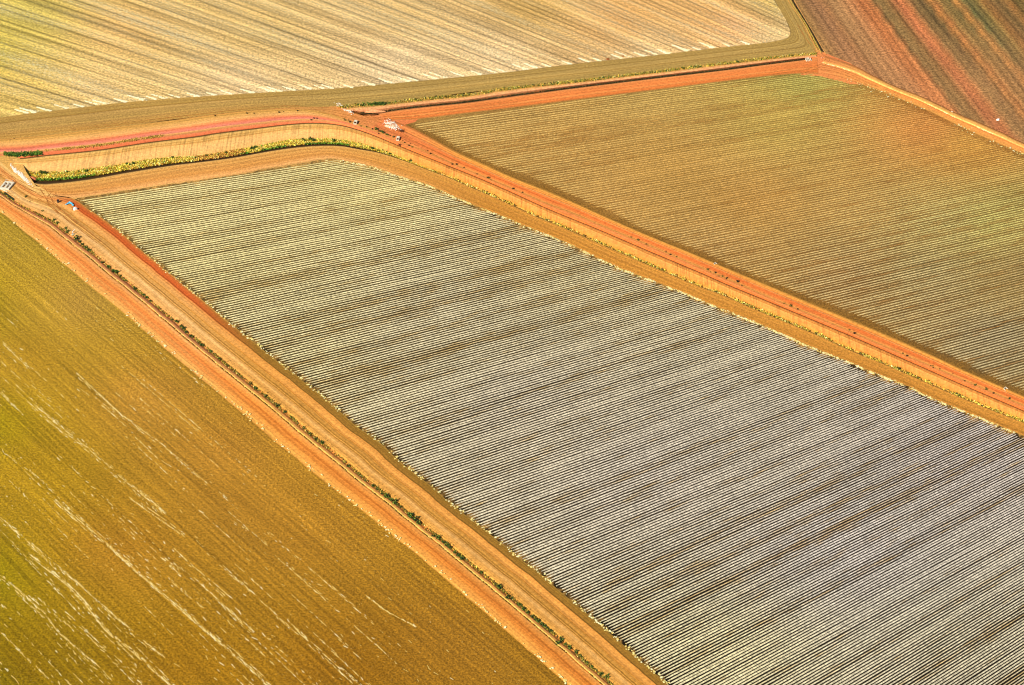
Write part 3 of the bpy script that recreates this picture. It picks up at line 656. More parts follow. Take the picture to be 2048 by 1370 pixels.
# heaps of straw at the row ends: top edge of the stubble field, right and left edges of the central field
pts = []
x = 55.0
while x < 1545:
    yb = np.interp(x, L_['f4'][:300, 0], L_['f4'][:300, 1]) if x < 1560 else 80
    n = int(rng.uniform(30, 130)); w_ = rng.uniform(6, 15)
    a = rng.uniform(0, 1, n) ** 1.4
    sl = .32 + .13 * x / 1500
    px = x - a * w_ * 2.2 + rng.normal(0, w_ * .22, n) * (1 - a); py = yb - .8 - a * w_ * 2.2 * sl + (x - px) * .0 + np.minimum(0, (x - px) * .11) - rng.uniform(0, 1, n) * (1 - a) * w_ * .25; py = np.minimum(py, np.interp(px, L_['f4'][:300, 0], L_['f4'][:300, 1]) - .6)
    pts.append(np.stack([px, py], -1)); x += rng.uniform(14, 44)
clumps('loose_straw', np.vstack(pts), .55, [(255,250,214),(255,244,200),(250,232,170)], mBits, 'white straw heaps at the row ends of the stubble field', 'loose straw', h=.2)
pts = []
A = L_['a3']; A = A[(A[:, 0] > 690) & (A[:, 0] < 2060)]
t = 0.0
while t < len(A) - 2:
    i = int(t); n = int(rng.uniform(10, 42)); w_ = rng.uniform(4, 9)
    d = A[i + 1] - A[i]; d /= np.hypot(*d)
    p = A[i] + np.outer(rng.normal(0, w_, n), d) + np.stack([0 * np.zeros(n), rng.uniform(-.8, 2.6, n)], -1); pts.append(p)
    t += rng.uniform(1.2, 4.5)
A = er_in
for i in range(4, len(A) - 40):
    n = rng.integers(0, 7); pts.append(A[i] + np.stack([rng.uniform(-2.5, 4.5, n), rng.uniform(-4, 2.5, n)], -1))
clumps('loose_straw', np.vstack(pts), .48, [(250,236,160),(244,222,130),(236,204,110),(252,244,190)], mBits, 'cream straw heaps along the ragged ends of the central rows', 'loose straw', h=.14)
# flecks along the olive field's edge, the left road and the far right road
pts = []
A = L_['e0']
for i in range(len(A)):
    if rng.uniform() < .55: n = rng.integers(1, 5); pts.append(A[i] + np.stack([rng.uniform(0, 7, n), rng.uniform(-6, 2, n)], -1))
A = L_['r3']; B = L_['f5']
for i in range(0, 900):
    t = rng.uniform(0, 1); j = t * (min(len(A), len(B)) - 2)
    a_ = resamp(A, 400)[int(t * 399)]; b_ = resamp(B, 400)[int(t * 399)]
    if math.sin(t * 40) + math.sin(t * 17 + 1) > .5: pts.append((a_ * .40 + b_ * .60 + rng.normal(0, .5, 2))[None])
    elif rng.uniform() < .25: pts.append((a_ + rng.normal(0, 2.5, 2))[None])
clumps('loose_straw', np.vstack(pts), .5, [(252,236,150),(250,224,130),(255,246,190)], mBits, 'pale flecks of trash strewn along the road edges', 'loose straw', z=.3, h=.12)

# ------------------------------------------------------------------ grass, reeds and weeds (one mesh each)
mLeaf = plain_mat('leaves', (1, 1, 1), .85, .18, 2.0, attr=True)
def blades(name, PX, z, ht, wd, cols, label, cat):
    PX = np.asarray(PX, float); n = len(PX)
    P = at(PX[:, 0], PX[:, 1], z)
    a = rng.uniform(0, 2 * math.pi, n); h = ht * rng.uniform(.45, 1.3, n); w_ = wd * rng.uniform(.6, 1.4, n)
    lx, ly = rng.normal(0, .35, n) * h, rng.normal(0, .35, n) * h
    V = np.zeros((n, 4, 3)); V[:] = P[:, None]
    ca, sa = np.cos(a) * w_ / 2, np.sin(a) * w_ / 2
    V[:, 0, 0] -= ca; V[:, 0, 1] -= sa; V[:, 1, 0] += ca; V[:, 1, 1] += sa
    V[:, 2, 0] += ca * .5 + lx; V[:, 2, 1] += sa * .5 + ly; V[:, 2, 2] += h
    V[:, 3, 0] += -ca * .7 + lx; V[:, 3, 1] += -sa * .7 + ly; V[:, 3, 2] += h * .85
    F = np.arange(n * 4).reshape(n, 4)
    c = np.repeat(lin(np.asarray(cols, float)), 4, 0)
    o = mesh_obj(name, V.reshape(-1, 3), F, mLeaf, uv=V.reshape(-1, 3)[:, :2], col=c)
    tag(o, label, cat, kind='stuff'); return o
YEL = np.array([(250,226,90),(240,200,70),(226,180,70),(206,150,60),(196,176,50),(250,236,140),(170,150,50)], float)
GRN = np.array([(90,140,30),(60,110,24),(120,160,40),(40,84,24),(150,170,50)], float)
OLV = np.array([(170,156,50),(130,124,40),(196,176,60),(110,100,34)], float)
def pick(pal, n): return pal[rng.integers(0, len(pal), n)] * rng.uniform(.85, 1.1, (n, 1))

# reeds in the canal
Av, A2 = resamp(L_['a2v'][L_['a2v'][:, 0] < 880], 500), resamp(L_['a2'][L_['a2'][:, 0] < 884], 500)
n = 24000
t = rng.uniform(0, 1, n); u = rng.beta(1.3, 1.3, n) * .80 - .10
i = (t * 499).astype(int)
dens = np.interp(t, np.linspace(0, 1, 60), rng.uniform(.55, 1, 60))
k = rng.uniform(0, 1, n) < dens
t, u, i = t[k], u[k], i[k]
p = Av[i] * (1 - u)[:, None] + A2[i] * u[:, None]
cols = pick(YEL, len(t))
gp = np.interp(t, np.linspace(0, 1, 90), rng.uniform(0, 1, 90) ** 2.2)
x = p[:, 0]
green = ((u > .55) & ((np.abs(x - 130) < 60) | (np.abs(x - 548) < 26) | (np.abs(x - 488) < 10) | (np.abs(x - 655) < 45))) | ((u < .06) & (rng.uniform(0, 1, len(t)) < .45 * (.3 + gp))) | (rng.uniform(0, 1, len(t)) < .05)
cols[green] = pick(GRN, green.sum())
br = (np.abs(x - 440) < 50) & (rng.uniform(0, 1, len(t)) < .6); cols[br] = pick(np.array([(206,150,70),(180,120,50),(226,170,80),(150,100,40)], float), br.sum())
blades('reeds', p, -1.6, .52, .55, 1.2 * cols, 'yellow and green reeds filling the canal bed above the central field', 'reeds')
# weeds continuing along the canal to the right
A2 = L_['a2'][L_['a2'][:, 0] > 860]; A2 = resamp(A2, 900)
n = 14000; t = rng.uniform(0, 1, n); d_ = np.interp(t, np.linspace(0, 1, 160), rng.uniform(0, 1, 160) ** 1.8)
k = rng.uniform(0, 1, n) < d_ ; t = t[k]
p = A2[(t * 899).astype(int)] + np.stack([rng.normal(0, 1, len(t)), rng.normal(-2.2, 1.2, len(t))], -1)
cols = pick(YEL, len(t)) * 1.15; g = rng.uniform(0, 1, len(t)) < .14; cols[g] = pick(OLV * .6, g.sum())
blades('weeds', p, -.4, .45, .4, cols, 'sparse yellow weeds along the canal foot beside the brown turning strip', 'weeds')
# weeds on the drain berm
gs, ks_ = resamp(L_['gS'], 600), resamp(L_['kS'], 600)
n = 9000; t = rng.uniform(0, 1, n); u = np.clip(rng.normal(.20, .09, n), .02, .5)
d_ = np.interp(t, np.linspace(0, 1, 110), rng.uniform(.05, 1, 110)); k = rng.uniform(0, 1, n) < d_; t, u = t[k], u[k]
i = (t * 599).astype(int); p = gs[i] * (1 - u)[:, None] + ks_[i] * u[:, None]
cols = pick(YEL, len(t)); g = rng.uniform(0, 1, len(t)) < .30; cols[g] = pick(GRN * .8, g.sum())
big = (p[:, 0] > 725) & (p[:, 0] < 775); cols[big] = pick(GRN, big.sum())
blades('weeds', p, .2, .55, .42, cols, 'yellow green weeds on the drain berm beside the far red road', 'weeds')
n = 5200; t = rng.uniform(.02, 1, n); i = (t * 599).astype(int); u = rng.normal(.92, .035, n)
p = gs[i] * (1 - u)[:, None] + ks_[i] * u[:, None]
k = rng.uniform(0, 1, n) < np.interp(t, np.linspace(0, 1, 60), rng.uniform(.2, 1, 60)); p = p[k]
blades('weeds', p, -1.1, .6, .4, pick(np.array([(60,60,24),(90,80,30),(50,70,30),(110,84,40)], float), len(p)), 'dark green growth inside the narrow drain', 'weeds')
# weeds in the left ditch and on its kerb
ea, eb = resamp(L_['e0'], 900), resamp(er_r, 900)
def left_uv(t, u): i = (np.clip(t, 0, 1) * 899).astype(int); return ea[i] * (1 - u)[:, None] + eb[i] * u[:, None]
n = 11000; t = rng.uniform(.12, .97, n); u = rng.normal(.437, .013, n)
d_ = np.interp(t, np.linspace(0, 1, 150), rng.uniform(0, 1, 150) ** 1.2); k = rng.uniform(0, 1, n) < d_; t, u = t[k], u[k]
p = left_uv(t, u); cols = pick(OLV, len(t)); g = rng.uniform(0, 1, len(t)) < .25; cols[g] = pick(YEL, g.sum())
blades('weeds', p, -.2, .5, .42, cols, 'olive weeds lining the ditch between the twin tracks', 'weeds')
n = 7000; t = rng.uniform(.12, .97, n); u = rng.normal(.352, .005, n)
d_ = np.interp(t, np.linspace(0, 1, 260), (rng.uniform(0, 1, 260) > .4) * 1.0); k = rng.uniform(0, 1, n) < d_; t, u = t[k], u[k]
p = left_uv(t, u); cols = pick(np.array([(90,84,30),(60,60,20),(130,110,40),(226,200,90),(246,226,130)], float), len(t))
blades('weeds', p, -.2, .4, .36, cols, 'broken dark and straw coloured weed line on the left of the ditch', 'weeds')
# wispy dead weeds that lean over the pale track
n = 2600; t = rng.uniform(.12, .97, n); u = .455 + rng.exponential(.02, n); k = rng.uniform(0, 1, n) < np.interp(t, np.linspace(0, 1, 60), rng.uniform(0, 1, 60) ** 2)
p = left_uv(t[k], u[k]); blades('weeds', p, .3, .5, .16, pick(np.array([(180,130,50),(150,110,40),(210,160,70)], float), len(p)), 'thin brown dead weeds beside the pale track', 'weeds')
# grass at the left end of the bank ditch and in tufts down the pink road
n = 1500; x = rng.uniform(8, 84, n); y = np.interp(x, [8, 30, 84], [308, 310, 306.5]) + rng.normal(0, 1.9, n)
blades('grass', np.stack([x, y], -1), -.2, .6, .45, pick(GRN, n), 'patch of bright green grass at the left end of the bank', 'grass')
n = 2400; x = rng.uniform(90, 330, n); y = np.interp(x, L_['a1'][:, 0][:200], L_['a1'][:, 1][:200]) - rng.normal(9.5, 1.3, n); k = rng.uniform(0, 1, n) < np.interp(x, np.linspace(90, 330, 25), rng.uniform(0, 1, 25) ** 1.5)
blades('grass', np.stack([x[k], y[k]], -1), .1, .3, .4, pick(np.array([(216,180,70),(190,160,60),(230,196,90)], float), k.sum()), 'thin yellow grass strip along the pink road', 'grass')
# upper right ditch growth
ha, hb_ = resamp(L_['hL'], 300), resamp(L_['hR'], 300)
n = 3600; t = rng.uniform(0, 1, n); u = np.where(rng.uniform(0, 1, n) < .45, rng.normal(.3, .06, n), rng.normal(.74, .06, n)); i = (t * 299).astype(int)
p = ha[i] * (1 - u)[:, None] + hb_[i] * u[:, None]; c = np.where((u < .5)[:, None], pick(OLV, n), pick(np.array([(60,50,26),(40,50,24),(90,70,36)], float), n))
blades('weeds', p, -.5, .6, .4, c, 'dark weeds down the ditch in the top right corner', 'weeds')

# ------------------------------------------------------------------ shrubs: every one an object of its own
def shrub_mesh(seed, kind):
    r = np.random.default_rng(seed); V, F, c = [], [], []
    pal = {'green': [(58,92,22),(38,66,16),(90,124,30),(28,48,12),(130,150,40)], 'dark': [(40,34,16),(60,48,22),(30,26,12),(84,70,28)],
           'olive': [(120,116,36),(84,84,26),(58,60,20),(170,160,60),(40,40,16)]}[kind]
    nl = 90
    for _ in range(nl):
        th, ph = r.uniform(0, 2 * math.pi), r.uniform(.05, 1.0)
        rad = r.uniform(.35, 1.0) ** .6 * (0.85 + .25 * math.sin(3 * th + seed))
        p = np.array([math.cos(th) * rad * .5 * math.cos(ph * .9), math.sin(th) * rad * .5 * math.cos(ph * .9), .12 + rad * ph * .62])
        d1 = r.normal(0, 1, 3); d1 /= np.linalg.norm(d1); d2 = np.cross(d1, r.normal(0, 1, 3)); d2 /= np.linalg.norm(d2)
        s_ = r.uniform(.09, .19); b = len(V)
        V += [p - d1 * s_, p + d2 * s_ * .55, p + d1 * s_, p - d2 * s_ * .55]; F.append([b, b + 1, b + 2, b + 3])
        cc_ = lin(pal[r.integers(len(pal))]); c += [cc_] * 4
    for _ in range(5):                              # stems
        th = r.uniform(0, 2 * math.pi); q = np.array([math.cos(th) * .3, math.sin(th) * .3, r.uniform(.45, .8)]); b = len(V)
        V += [np.array([.02, 0, 0]), np.array([-.02, .02, 0]), q, q + np.array([.015, 0, 0])]; F.append([b, b + 1, b + 2, b + 3]); c += [lin((110, 80, 40))] * 4
    me_o = mesh_obj('shrub', np.array(V), np.array(F), mLeaf, col=np.array(c)); me = me_o.data
    bpy.data.objects.remove(me_o); return me
PROTO = {k: [shrub_mesh(s_ + 10 * i, k) for s_ in range(5)] for i, k in enumerate(('green', 'dark', 'olive'))}
count = 0
def shrub(px, py, z, size, kind, label, group, tall=1.0):
    global count
    me = PROTO[kind][int(rng.integers(5))]
    o = bpy.data.objects.new('shrub', me); C.objects.link(o)
    o.location = at(px, py, z); o.rotation_euler = (0, 0, rng.uniform(0, 6.28)); s_ = size * rng.uniform(.6, 1.3)
    o.scale = (s_, s_, s_ * tall * rng.uniform(.85, 1.15)); tag(o, label, 'shrub', group); count += 1
    return o
ditch_pts = [(52,394),(60,404),(80,418),(85,423),(109,441),(115,447),(132,458),(135,464),(147,471),(153,479),(160,484),(165,489),(173,495),(179,501),(204,525),(218,534),(227,543),(234,545),(242,551),(247,556),(252,561),(270,578),(288,590),(294,595),(301,602),(344,639),(352,643),(357,644),(363,653),(368,657),(373,665),(381,672),(402,690),
    (645,886),(687,927),(696,933),(730,962),(746,972),(754,978),(763,988),(773,994),(781,1000),(789,1006),(795,1010),(801,1014),(821,1033),(826,1036),(831,1040),(838,1047),(852,1061),(866,1073),(876,1077),(886,1085),(893,1091),(899,1096),(909,1106),(916,1112),(923,1118),
    (1015,1197),(1037,1210),(1047,1219),(1055,1226),(1064,1234),(1070,1239),(1076,1243),(1082,1248),(1088,1252),(1094,1257),(1101,1263),(1116,1287),(1123,1280),(1131,1289),(1139,1296),(1152,1305),(1160,1311),(1165,1314),(1175,1326),(1184,1334),(1193,1341),(1203,1348),(1214,1355),(1228,1366)]
for t_ in np.linspace(.36, .52, 16): ditch_pts.append(tuple(left_uv(np.array([t_ + rng.uniform(-.004, .004)]), np.array([.44]))[0]))
for t_ in np.linspace(.72, .79, 7): ditch_pts.append(tuple(left_uv(np.array([t_ + rng.uniform(-.004, .004)]), np.array([.44]))[0]))
big = {(1116,1287): 2.6, (109,441): 1.9, (153,479): 1.9, (160,484): 2.0, (179,501): 1.9, (821,1033): 2.0, (831,1040): 2.3, (789,1006): 1.9, (773,994): 1.9}
for p in ditch_pts:
    sz = big.get(p, rng.uniform(1.0, 1.6))
    if p == (1116,1287): lb, gr = 'largest bright green shrub in the ditch between the twin tracks, near the bottom edge', None
    else: lb, gr = 'small green shrub in the weedy ditch between the twin orange tracks', 'shrubs in the ditch between the twin tracks'
    shrub(p[0], p[1] + 1, -.2, sz, 'green', lb, gr, 1.1)
road_pts = [(688,237),(690,240),(697,240),(700,244),(706,247),(722,252),(733,254),(745,258),(752,259),(757,262),(763,264),(767,266),(773,269),(776,270),(780,271),(757,267),(787,274),(800,279),(805,281),(809,285),(821,287),(818,291),(799,290),(824,294),(842,296),(855,302),(861,307)]
for x in np.r_[rng.uniform(870, 2040, 66)]:
    if math.sin(x * .045) + math.sin(x * .013 + 2) > -.3: road_pts.append((x, np.interp(x, L_['dd'][:, 0], L_['dd'][:, 1]) + rng.normal(0, 1.6)))
for p in road_pts:
    g_ = p[0] in (752, 763, 773, 776, 767) ; shrub(p[0], p[1] + .6, .1, 1.5 if g_ else rng.uniform(.55, 1.0), 'green' if g_ else ('dark' if rng.uniform() < .6 else 'olive'),
          'green shrub between the two white culverts on the verge of the red road' if g_ else 'small dark weed tuft on the strip between the red road and the pink road',
          'green shrubs between the white culverts' if g_ else 'dark tufts between the red and pink roads')
for x in (20, 28, 494, 558, 567, 430, 508, 595, 622, 628, 634): shrub(x, np.interp(x, L_['a1'][:, 0], L_['a1'][:, 1]) - rng.uniform(4, 9) if x > 600 else np.interp(x, L_['dd'][:, 0], L_['dd'][:, 1]) + rng.uniform(2, 8), .1, .8, 'dark', 'tiny dark tuft on the upper pink road left of its bend', 'dark tufts on the upper pink road')
xs_ = [716,722,728,737,741,745,749,753,757,761,765,769,778,786] + list(rng.uniform(795, 1590, 44))
for x in xs_:
    y = np.interp(x, L_['gS'][:, 0], L_['gS'][:, 1]) + (4.5 if x < 790 else 2.5) + rng.normal(0, .8)
    shrub(x, y, .2, 1.5 if 735 < x < 772 else rng.uniform(.7, 1.1), 'green' if x < 790 or rng.uniform() < .5 else 'olive',
          'leafy green shrub at the near left end of the drain berm' if x < 790 else 'little olive shrub dotted along the drain berm of the far red road',
          'shrubs at the left end of the drain' if x < 790 else 'shrubs along the drain berm')
for x in list(rng.uniform(60, 830, 34)):
    y = np.interp(x, L_['a2v'][:, 0], L_['a2v'][:, 1]) + rng.uniform(-1, 3)
    shrub(x, y, -1.3, rng.uniform(1.0, 1.5), 'green', 'dark green bush along the upper margin of the canal reeds', 'bushes on the upper margin of the reeds')
for x in list(rng.uniform(870, 2040, 26)):
    y = np.interp(x, L_['a2'][:, 0], L_['a2'][:, 1]) - rng.uniform(1, 3.2)
    shrub(x, y, -.4, rng.uniform(.7, 1.1), 'olive', 'small olive bush in the yellow weeds at the foot of the right canal bank', 'bushes at the foot of the right canal bank')
print('shrubs', count)

# ------------------------------------------------------------------ concrete works, sheets, mounds
mConc = plain_mat('pale_concrete', tuple(lin((232, 222, 196))), .85, .10, 2.5)
mDark = plain_mat('void_shade', (.012, .010, .008), .9, .1)  # near-black paint for shade inside boxes and wells, also the dark pipes
mSteel = plain_mat('galvanised_steel', tuple(lin((190, 186, 180))), .45, .1, 4, .6)
mBlue = plain_mat('blue_tarpaulin', tuple(lin((110, 208, 244))), .45, .12, 1.5)
mBag = plain_mat('white_fabric', tuple(lin((252, 250, 244))), .7, .06, 2)
mBlackP = plain_mat('black_plastic', (.015, .015, .016), .45, .1)
mWood = plain_mat('weathered_boards', tuple(lin((214, 170, 140))), .8, .2, 3)

def empty(name, loc, rz=0.0):
    o = bpy.data.objects.new(name, None); o.location = loc; o.rotation_euler = (0, 0, rz); o.empty_display_size = .5; C.objects.link(o); return o
class MB:
    def __init__(s): s.V = []; s.F = []
    def box(s, x0, x1, y0, y1, z0, z1, taper=0.0):
        b = len(s.V); t = taper
        s.V += [(x0,y0,z0),(x1,y0,z0),(x1,y1,z0),(x0,y1,z0),(x0+t,y0+t,z1),(x1-t,y0+t,z1),(x1-t,y1-t,z1),(x0+t,y1-t,z1)]
        for f in ((3,2,1,0),(4,5,6,7),(0,1,5,4),(1,2,6,5),(2,3,7,6),(3,0,4,7)): s.F.append(tuple(b + i for i in f))
        return s
    def prism(s, pts, z0, z1):
        b = len(s.V); n = len(pts)
        s.V += [(p[0], p[1], z0) for p in pts] + [(p[0], p[1], z1 if len(p) < 3 else p[2]) for p in pts]
        s.F.append(tuple(b + i for i in reversed(range(n)))); s.F.append(tuple(b + n + i for i in range(n)))
        for i in range(n): j = (i + 1) % n; s.F.append((b + i, b + j, b + n + j, b + n + i))
        return s
    def tube(s, a, c, r0, seg=12, r1=None):
        a, c = Vector(a), Vector(c); d = (c - a).normalized(); u = d.orthogonal().normalized(); v = d.cross(u); b = len(s.V); r1 = r1 or r0
        for P, r_ in ((a, r0), (c, r1)):
            for i in range(seg):
                q = P + (u * math.cos(2 * math.pi * i / seg) + v * math.sin(2 * math.pi * i / seg)) * r_; s.V.append(tuple(q))
        for i in range(seg): j = (i + 1) % seg; s.F.append((b + i, b + j, b + seg + j, b + seg + i))
        s.F.append(tuple(b + i for i in reversed(range(seg)))); s.F.append(tuple(b + seg + i for i in range(seg))); return s
    def build(s, name, mat, parent=None): return mesh_obj(name, s.V, s.F, mat, parent)

def sluice_box(px, py, rz, label, w_=1.7, l_=2.5):
    """open concrete culvert box: two side walls, head wall, floor, a steel slide gate with its spindle and a plank walkway"""
    t = empty('culvert_box', at(px, py, .1), rz); t.scale = (.82, .82, .82); tag(t, label, 'culvert', 'white culvert boxes on the verge')
    th = .24
    for sx in (-1, 1):
        x0 = sx * w_ / 2
        MB().prism([(min(x0, x0 - sx * th), -l_ / 2, .95), (max(x0, x0 - sx * th), -l_ / 2, .95), (max(x0, x0 - sx * th), l_ / 2, 1.15), (min(x0, x0 - sx * th), l_ / 2, 1.15)], -.9, 1).build('side_wall', mConc, t)
    MB().box(-w_ / 2 + th, w_ / 2 - th, l_ / 2 - th, l_ / 2, -.9, 1.25).build('head_wall', mConc, t)
    MB().box(-w_ / 2 + th, w_ / 2 - th, -l_ / 2, -l_ / 2 + th, -.9, .55).build('sill_wall', mConc, t)
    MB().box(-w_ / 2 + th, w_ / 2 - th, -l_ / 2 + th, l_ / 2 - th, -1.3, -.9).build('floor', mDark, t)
    g = MB().prism([(-w_ / 2 + th, -.1, .9), (w_ / 2 - th, .5, .9), (w_ / 2 - th, l_ / 2 - th, 1.0), (-w_ / 2 + th, l_ / 2 - th, 1.0)], .75, 1).build('cover_slab', mConc, t)
    MB().tube((0, .55, 1.0), (0, .55, 1.7), .04).tube((-.2, .55, 1.6), (.2, .55, 1.6), .03).build('spindle', mSteel, t)
    MB().box(-w_ / 2 + .1, w_ / 2 - .1, l_ / 2 + .02, l_ / 2 + .45, .9, .98).build('plank', mWood, t)
    return t
sluice_box(711, 246.5, math.radians(-10), 'white concrete culvert box just below the road bend, left of the green shrubs')
sluice_box(796, 279, math.radians(-6), 'white concrete culvert box right of the green shrubs, below the white rubble mound', 1.5, 2.6)

def pipe_outlet(px, py, rz, label, sc=1.0, fins=0, wing=True):
    t = empty('pipe_headwall', at(px, py, .3), rz); t.scale = (sc, sc, sc); tag(t, label, 'pipe headwall')
    t.scale = (sc * .75,) * 3
    MB().box(-.8, .8, -.1, .12, -1.0, .7).build('head_wall', mConc, t)
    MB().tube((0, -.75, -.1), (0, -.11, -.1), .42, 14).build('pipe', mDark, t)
    if wing:
        for sx in (-1, 1):
            MB().prism([(sx * .8, -.1, .7), (sx * .8, .12, .7), (sx * 1.35, -1.25, -.1), (sx * 1.2, -1.35, -.1)][::1 if sx < 0 else -1], -1.0, .5).build('wing_wall', mConc, t)
    for i in range(fins):
        x = -.9 + i * .75; MB().prism([(x, -.12, .75), (x + .16, -.12, .75), (x + .05, -1.9, .0), (x - .11, -1.9, .0)], -.8, .5).build('fin', mConc, t)
    return t
pipe_outlet(1614, 118, math.radians(20), 'pale finned concrete outlet at the right end of the far drain', 1.3, 4, False)
pipe_outlet(1429, 527, math.radians(50), 'small white pipe headwall on the verge of the red road, halfway down', .75)
pipe_outlet(2009, 777, math.radians(50), 'small white pipe headwall on the verge of the red road, near the right edge', .95)
pipe_outlet(1883, 215, math.radians(-30), 'little pipe headwall in the left side of the gap in the far right berm', .55)
pipe_outlet(1904, 224, math.radians(-30), 'little pipe headwall in the right side of the gap in the far right berm', .6)

# twin regulator at the left edge
reg = empty('regulator', at(14.5, 373, .1), math.radians(-14)); tag(reg, 'large white concrete water regulator with two dark gate wells at the left edge', 'regulator')
m = MB()
W2, L2 = 2.05, 2.7
for x0, x1 in ((-W2, -1.35), (-.28, .38), (1.3, W2)): m.box(x0, x1, -L2 + .8, L2 - .8, -1.8, .8)
m.box(-W2, W2, L2 - .8, L2, -1.8, .8); m.box(-W2, W2, -L2, -L2 + .8, -1.8, .8); m.build('deck', mConc, reg)
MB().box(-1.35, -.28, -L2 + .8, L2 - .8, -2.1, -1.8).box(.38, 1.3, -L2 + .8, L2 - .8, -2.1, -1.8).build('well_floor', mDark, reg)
for x0, x1 in ((-1.33, -.30), (.40, 1.28)):
    g = MB().box(x0, x1, .1, .22, -1.8, 1.15).build('gate', mSteel, reg); MB().tube(((x0 + x1) / 2, .16, 1.15), ((x0 + x1) / 2, .16, 1.9), .05).build('spindle', mSteel, g)
MB().prism([(-W2 - .1, -L2, .6), (-W2, -L2 + .3, .6), (W2, -L2 - 1.0, .4), (W2 - .1, -L2 - 1.3, .4)], -1.5, .5).build('wing_wall', mConc, reg)
MB().tube((-1.6, L2 - .4, .8), (-1.6, L2 - .4, 1.7), .05).tube((1.6, L2 - .4, .8), (1.6, L2 - .4, 1.7), .05).tube((-1.6, L2 - .4, 1.7), (1.6, L2 - .4, 1.7), .04).build('handrail', mSteel, reg)
# tail ditch with dark water
ribbon('water', smooth([(7,386),(14,391),(22,397),(27,401)], 2), smooth([(15,379),(22,384),(29,391),(32,396)], 2), 14, 6, lambda U, X: 0 * U + .32,
       lambda U, X: prof([(0,(60,62,20)),(1,(44,48,16))], U), plain_mat('dark_water', (1, 1, 1), .25, .1, 2, attr=True), 'dark green water standing below the regulator', 'water')

# blue tarpaulin
def sheet(name, outline, th, mat, label, cat, z=.35, fold=.35, seed=1):
    V, F = fill(np.array(outline, float), 0.0, .35)
    r = np.random.default_rng(seed)
    zz = z + fold * np.abs(np.sin(V[:, 0] * 2.3 + V[:, 1] * 1.3 + seed)) * .6 + fold * .4 * np.sin(V[:, 1] * 3.1 - V[:, 0]) + r.normal(0, .04, len(V))
    V[:, 2] = zz; n = len(V); V2 = V.copy(); V2[:, 2] -= th
    e = {}
    for f in F:
        for a, b in ((f[0], f[1]), (f[1], f[2]), (f[2], f[0])): e[(a, b)] = 1
    side = [(a, b, b + n, a + n) for (a, b) in e if (b, a) not in e]
    o = mesh_obj(name, np.vstack([V, V2]), [tuple(f) for f in F] + [tuple(int(q) + n for q in f[::-1]) for f in F] + [tuple(int(q) for q in s_[::-1]) for s_ in side], mat)
    tag(o, label, cat); return o
sheet('tarpaulin', [(130.3,411.2),(135,407.5),(139,405),(144,406.5),(148,411.5),(147.5,414),(144.5,413.5),(142.5,409.8),(138,409.8),(133,412)], .04, mBlue, 'light blue tarpaulin crumpled on the ground beside the pale track', 'tarpaulin')
def lump(name, px, py, rx, ry, h, mat, label, cat, z=0.0, seed=1, rz=0.0, flat=1.0, rough=.12, coln=None, seg=28):
    """an irregular low mound or stuffed bag"""
    r = np.random.default_rng(seed); R = 9
    V = []; ph = r.uniform(0, 6.28, 6)
    for i in range(R + 1):
        t = i / R
        for j in range(seg):
            a = 2 * math.pi * j / seg
            w_ = 1 + rough * (math.sin(2 * a + ph[0]) + .7 * math.sin(3 * a + ph[1]) + .5 * math.sin(5 * a + ph[2]))
            rr = t * w_; hh = max(0.0, (1 - t ** (2 * flat))) * h * (1 + rough * 1.2 * math.sin(3 * a + 4 * t + ph[3])) + (r.normal(0, .03) * h if 0 < i < R else 0)
            V.append((rx * rr * math.cos(a), ry * rr * math.sin(a), hh - (0.25 if i == R else 0)))
    F = [(i * seg + j, i * seg + (j + 1) % seg, (i + 1) * seg + (j + 1) % seg, (i + 1) * seg + j) for i in range(R) for j in range(seg)]
    V = np.array(V); F = np.array(F)[:, ::-1]
    col = np.tile(lin(coln), (len(V), 1)) if coln else None
    o = mesh_obj(name, V, F, mat, uv=V[:, :2], col=col, smooth_shade=coln is None); o.location = at(px, py, z); o.rotation_euler = (0, 0, rz); tag(o, label, cat); return o
b_ = lump('bulk_bag', 150.5, 418.6, .95, .75, 1.0, mBag, 'white bulk bag lying next to the blue tarpaulin', 'bag', .25, 3, .2, 1.6, .08)
MB().tube((-.25, 0, .95), (-.45, .1, 1.2), .09, 8, .05).build('bag_neck', mBag, b_)
lump('black_lump', 147, 417.6, .42, .9, .7, mBlackP, 'black lump put in for the shadowed opening between the blue tarpaulin and the white bag', 'sack', .25, 5, .1, 1.4, .1)  # black shape stands in for the shadow beside the bag
dr = empty('drum', at(116.5, 404.5, .25)); tag(dr, 'black drum standing alone up the track from the blue tarpaulin', 'drum')
MB().tube((0, 0, 0), (0, 0, 1.0), .48, 18).build('body', mBlackP, dr); MB().tube((0, 0, 1.0), (0, 0, 1.05), .5, 18).build('lid', mBlackP, dr); MB().tube((0, 0, .45), (0, 0, .5), .51, 18).build('hoop', mSteel, dr)
sp_ = empty('standpipe', at(146, 468.5, .3), math.radians(30)); tag(sp_, 'bent white standpipe rising from the ditch shrubs at the left', 'standpipe')
MB().tube((0, 0, 0), (0, 0, 1.3), .13).tube((0, 0, 1.2), (1.1, .5, 1.6), .12).build('pipe', mBag, sp_); MB().tube((-.5, -.1, .5), (.1, .05, .5), .1).build('valve', mBlackP, sp_); MB().box(-.5, .5, -.35, .35, -.3, .15).build('footing', mConc, sp_)
lump('bag', 1996, 240, .8, .6, .6, mBag, 'small white bag dropped in the reddish field at the far right', 'bag', 0, 8, .5, 1.5, .1)
lump('black_lump', 1900, 225.5, .55, .4, .45, mBlackP, 'small black sack in the berm gap on the far right road', 'sack', .1, 9, .5, 1.5, .1)
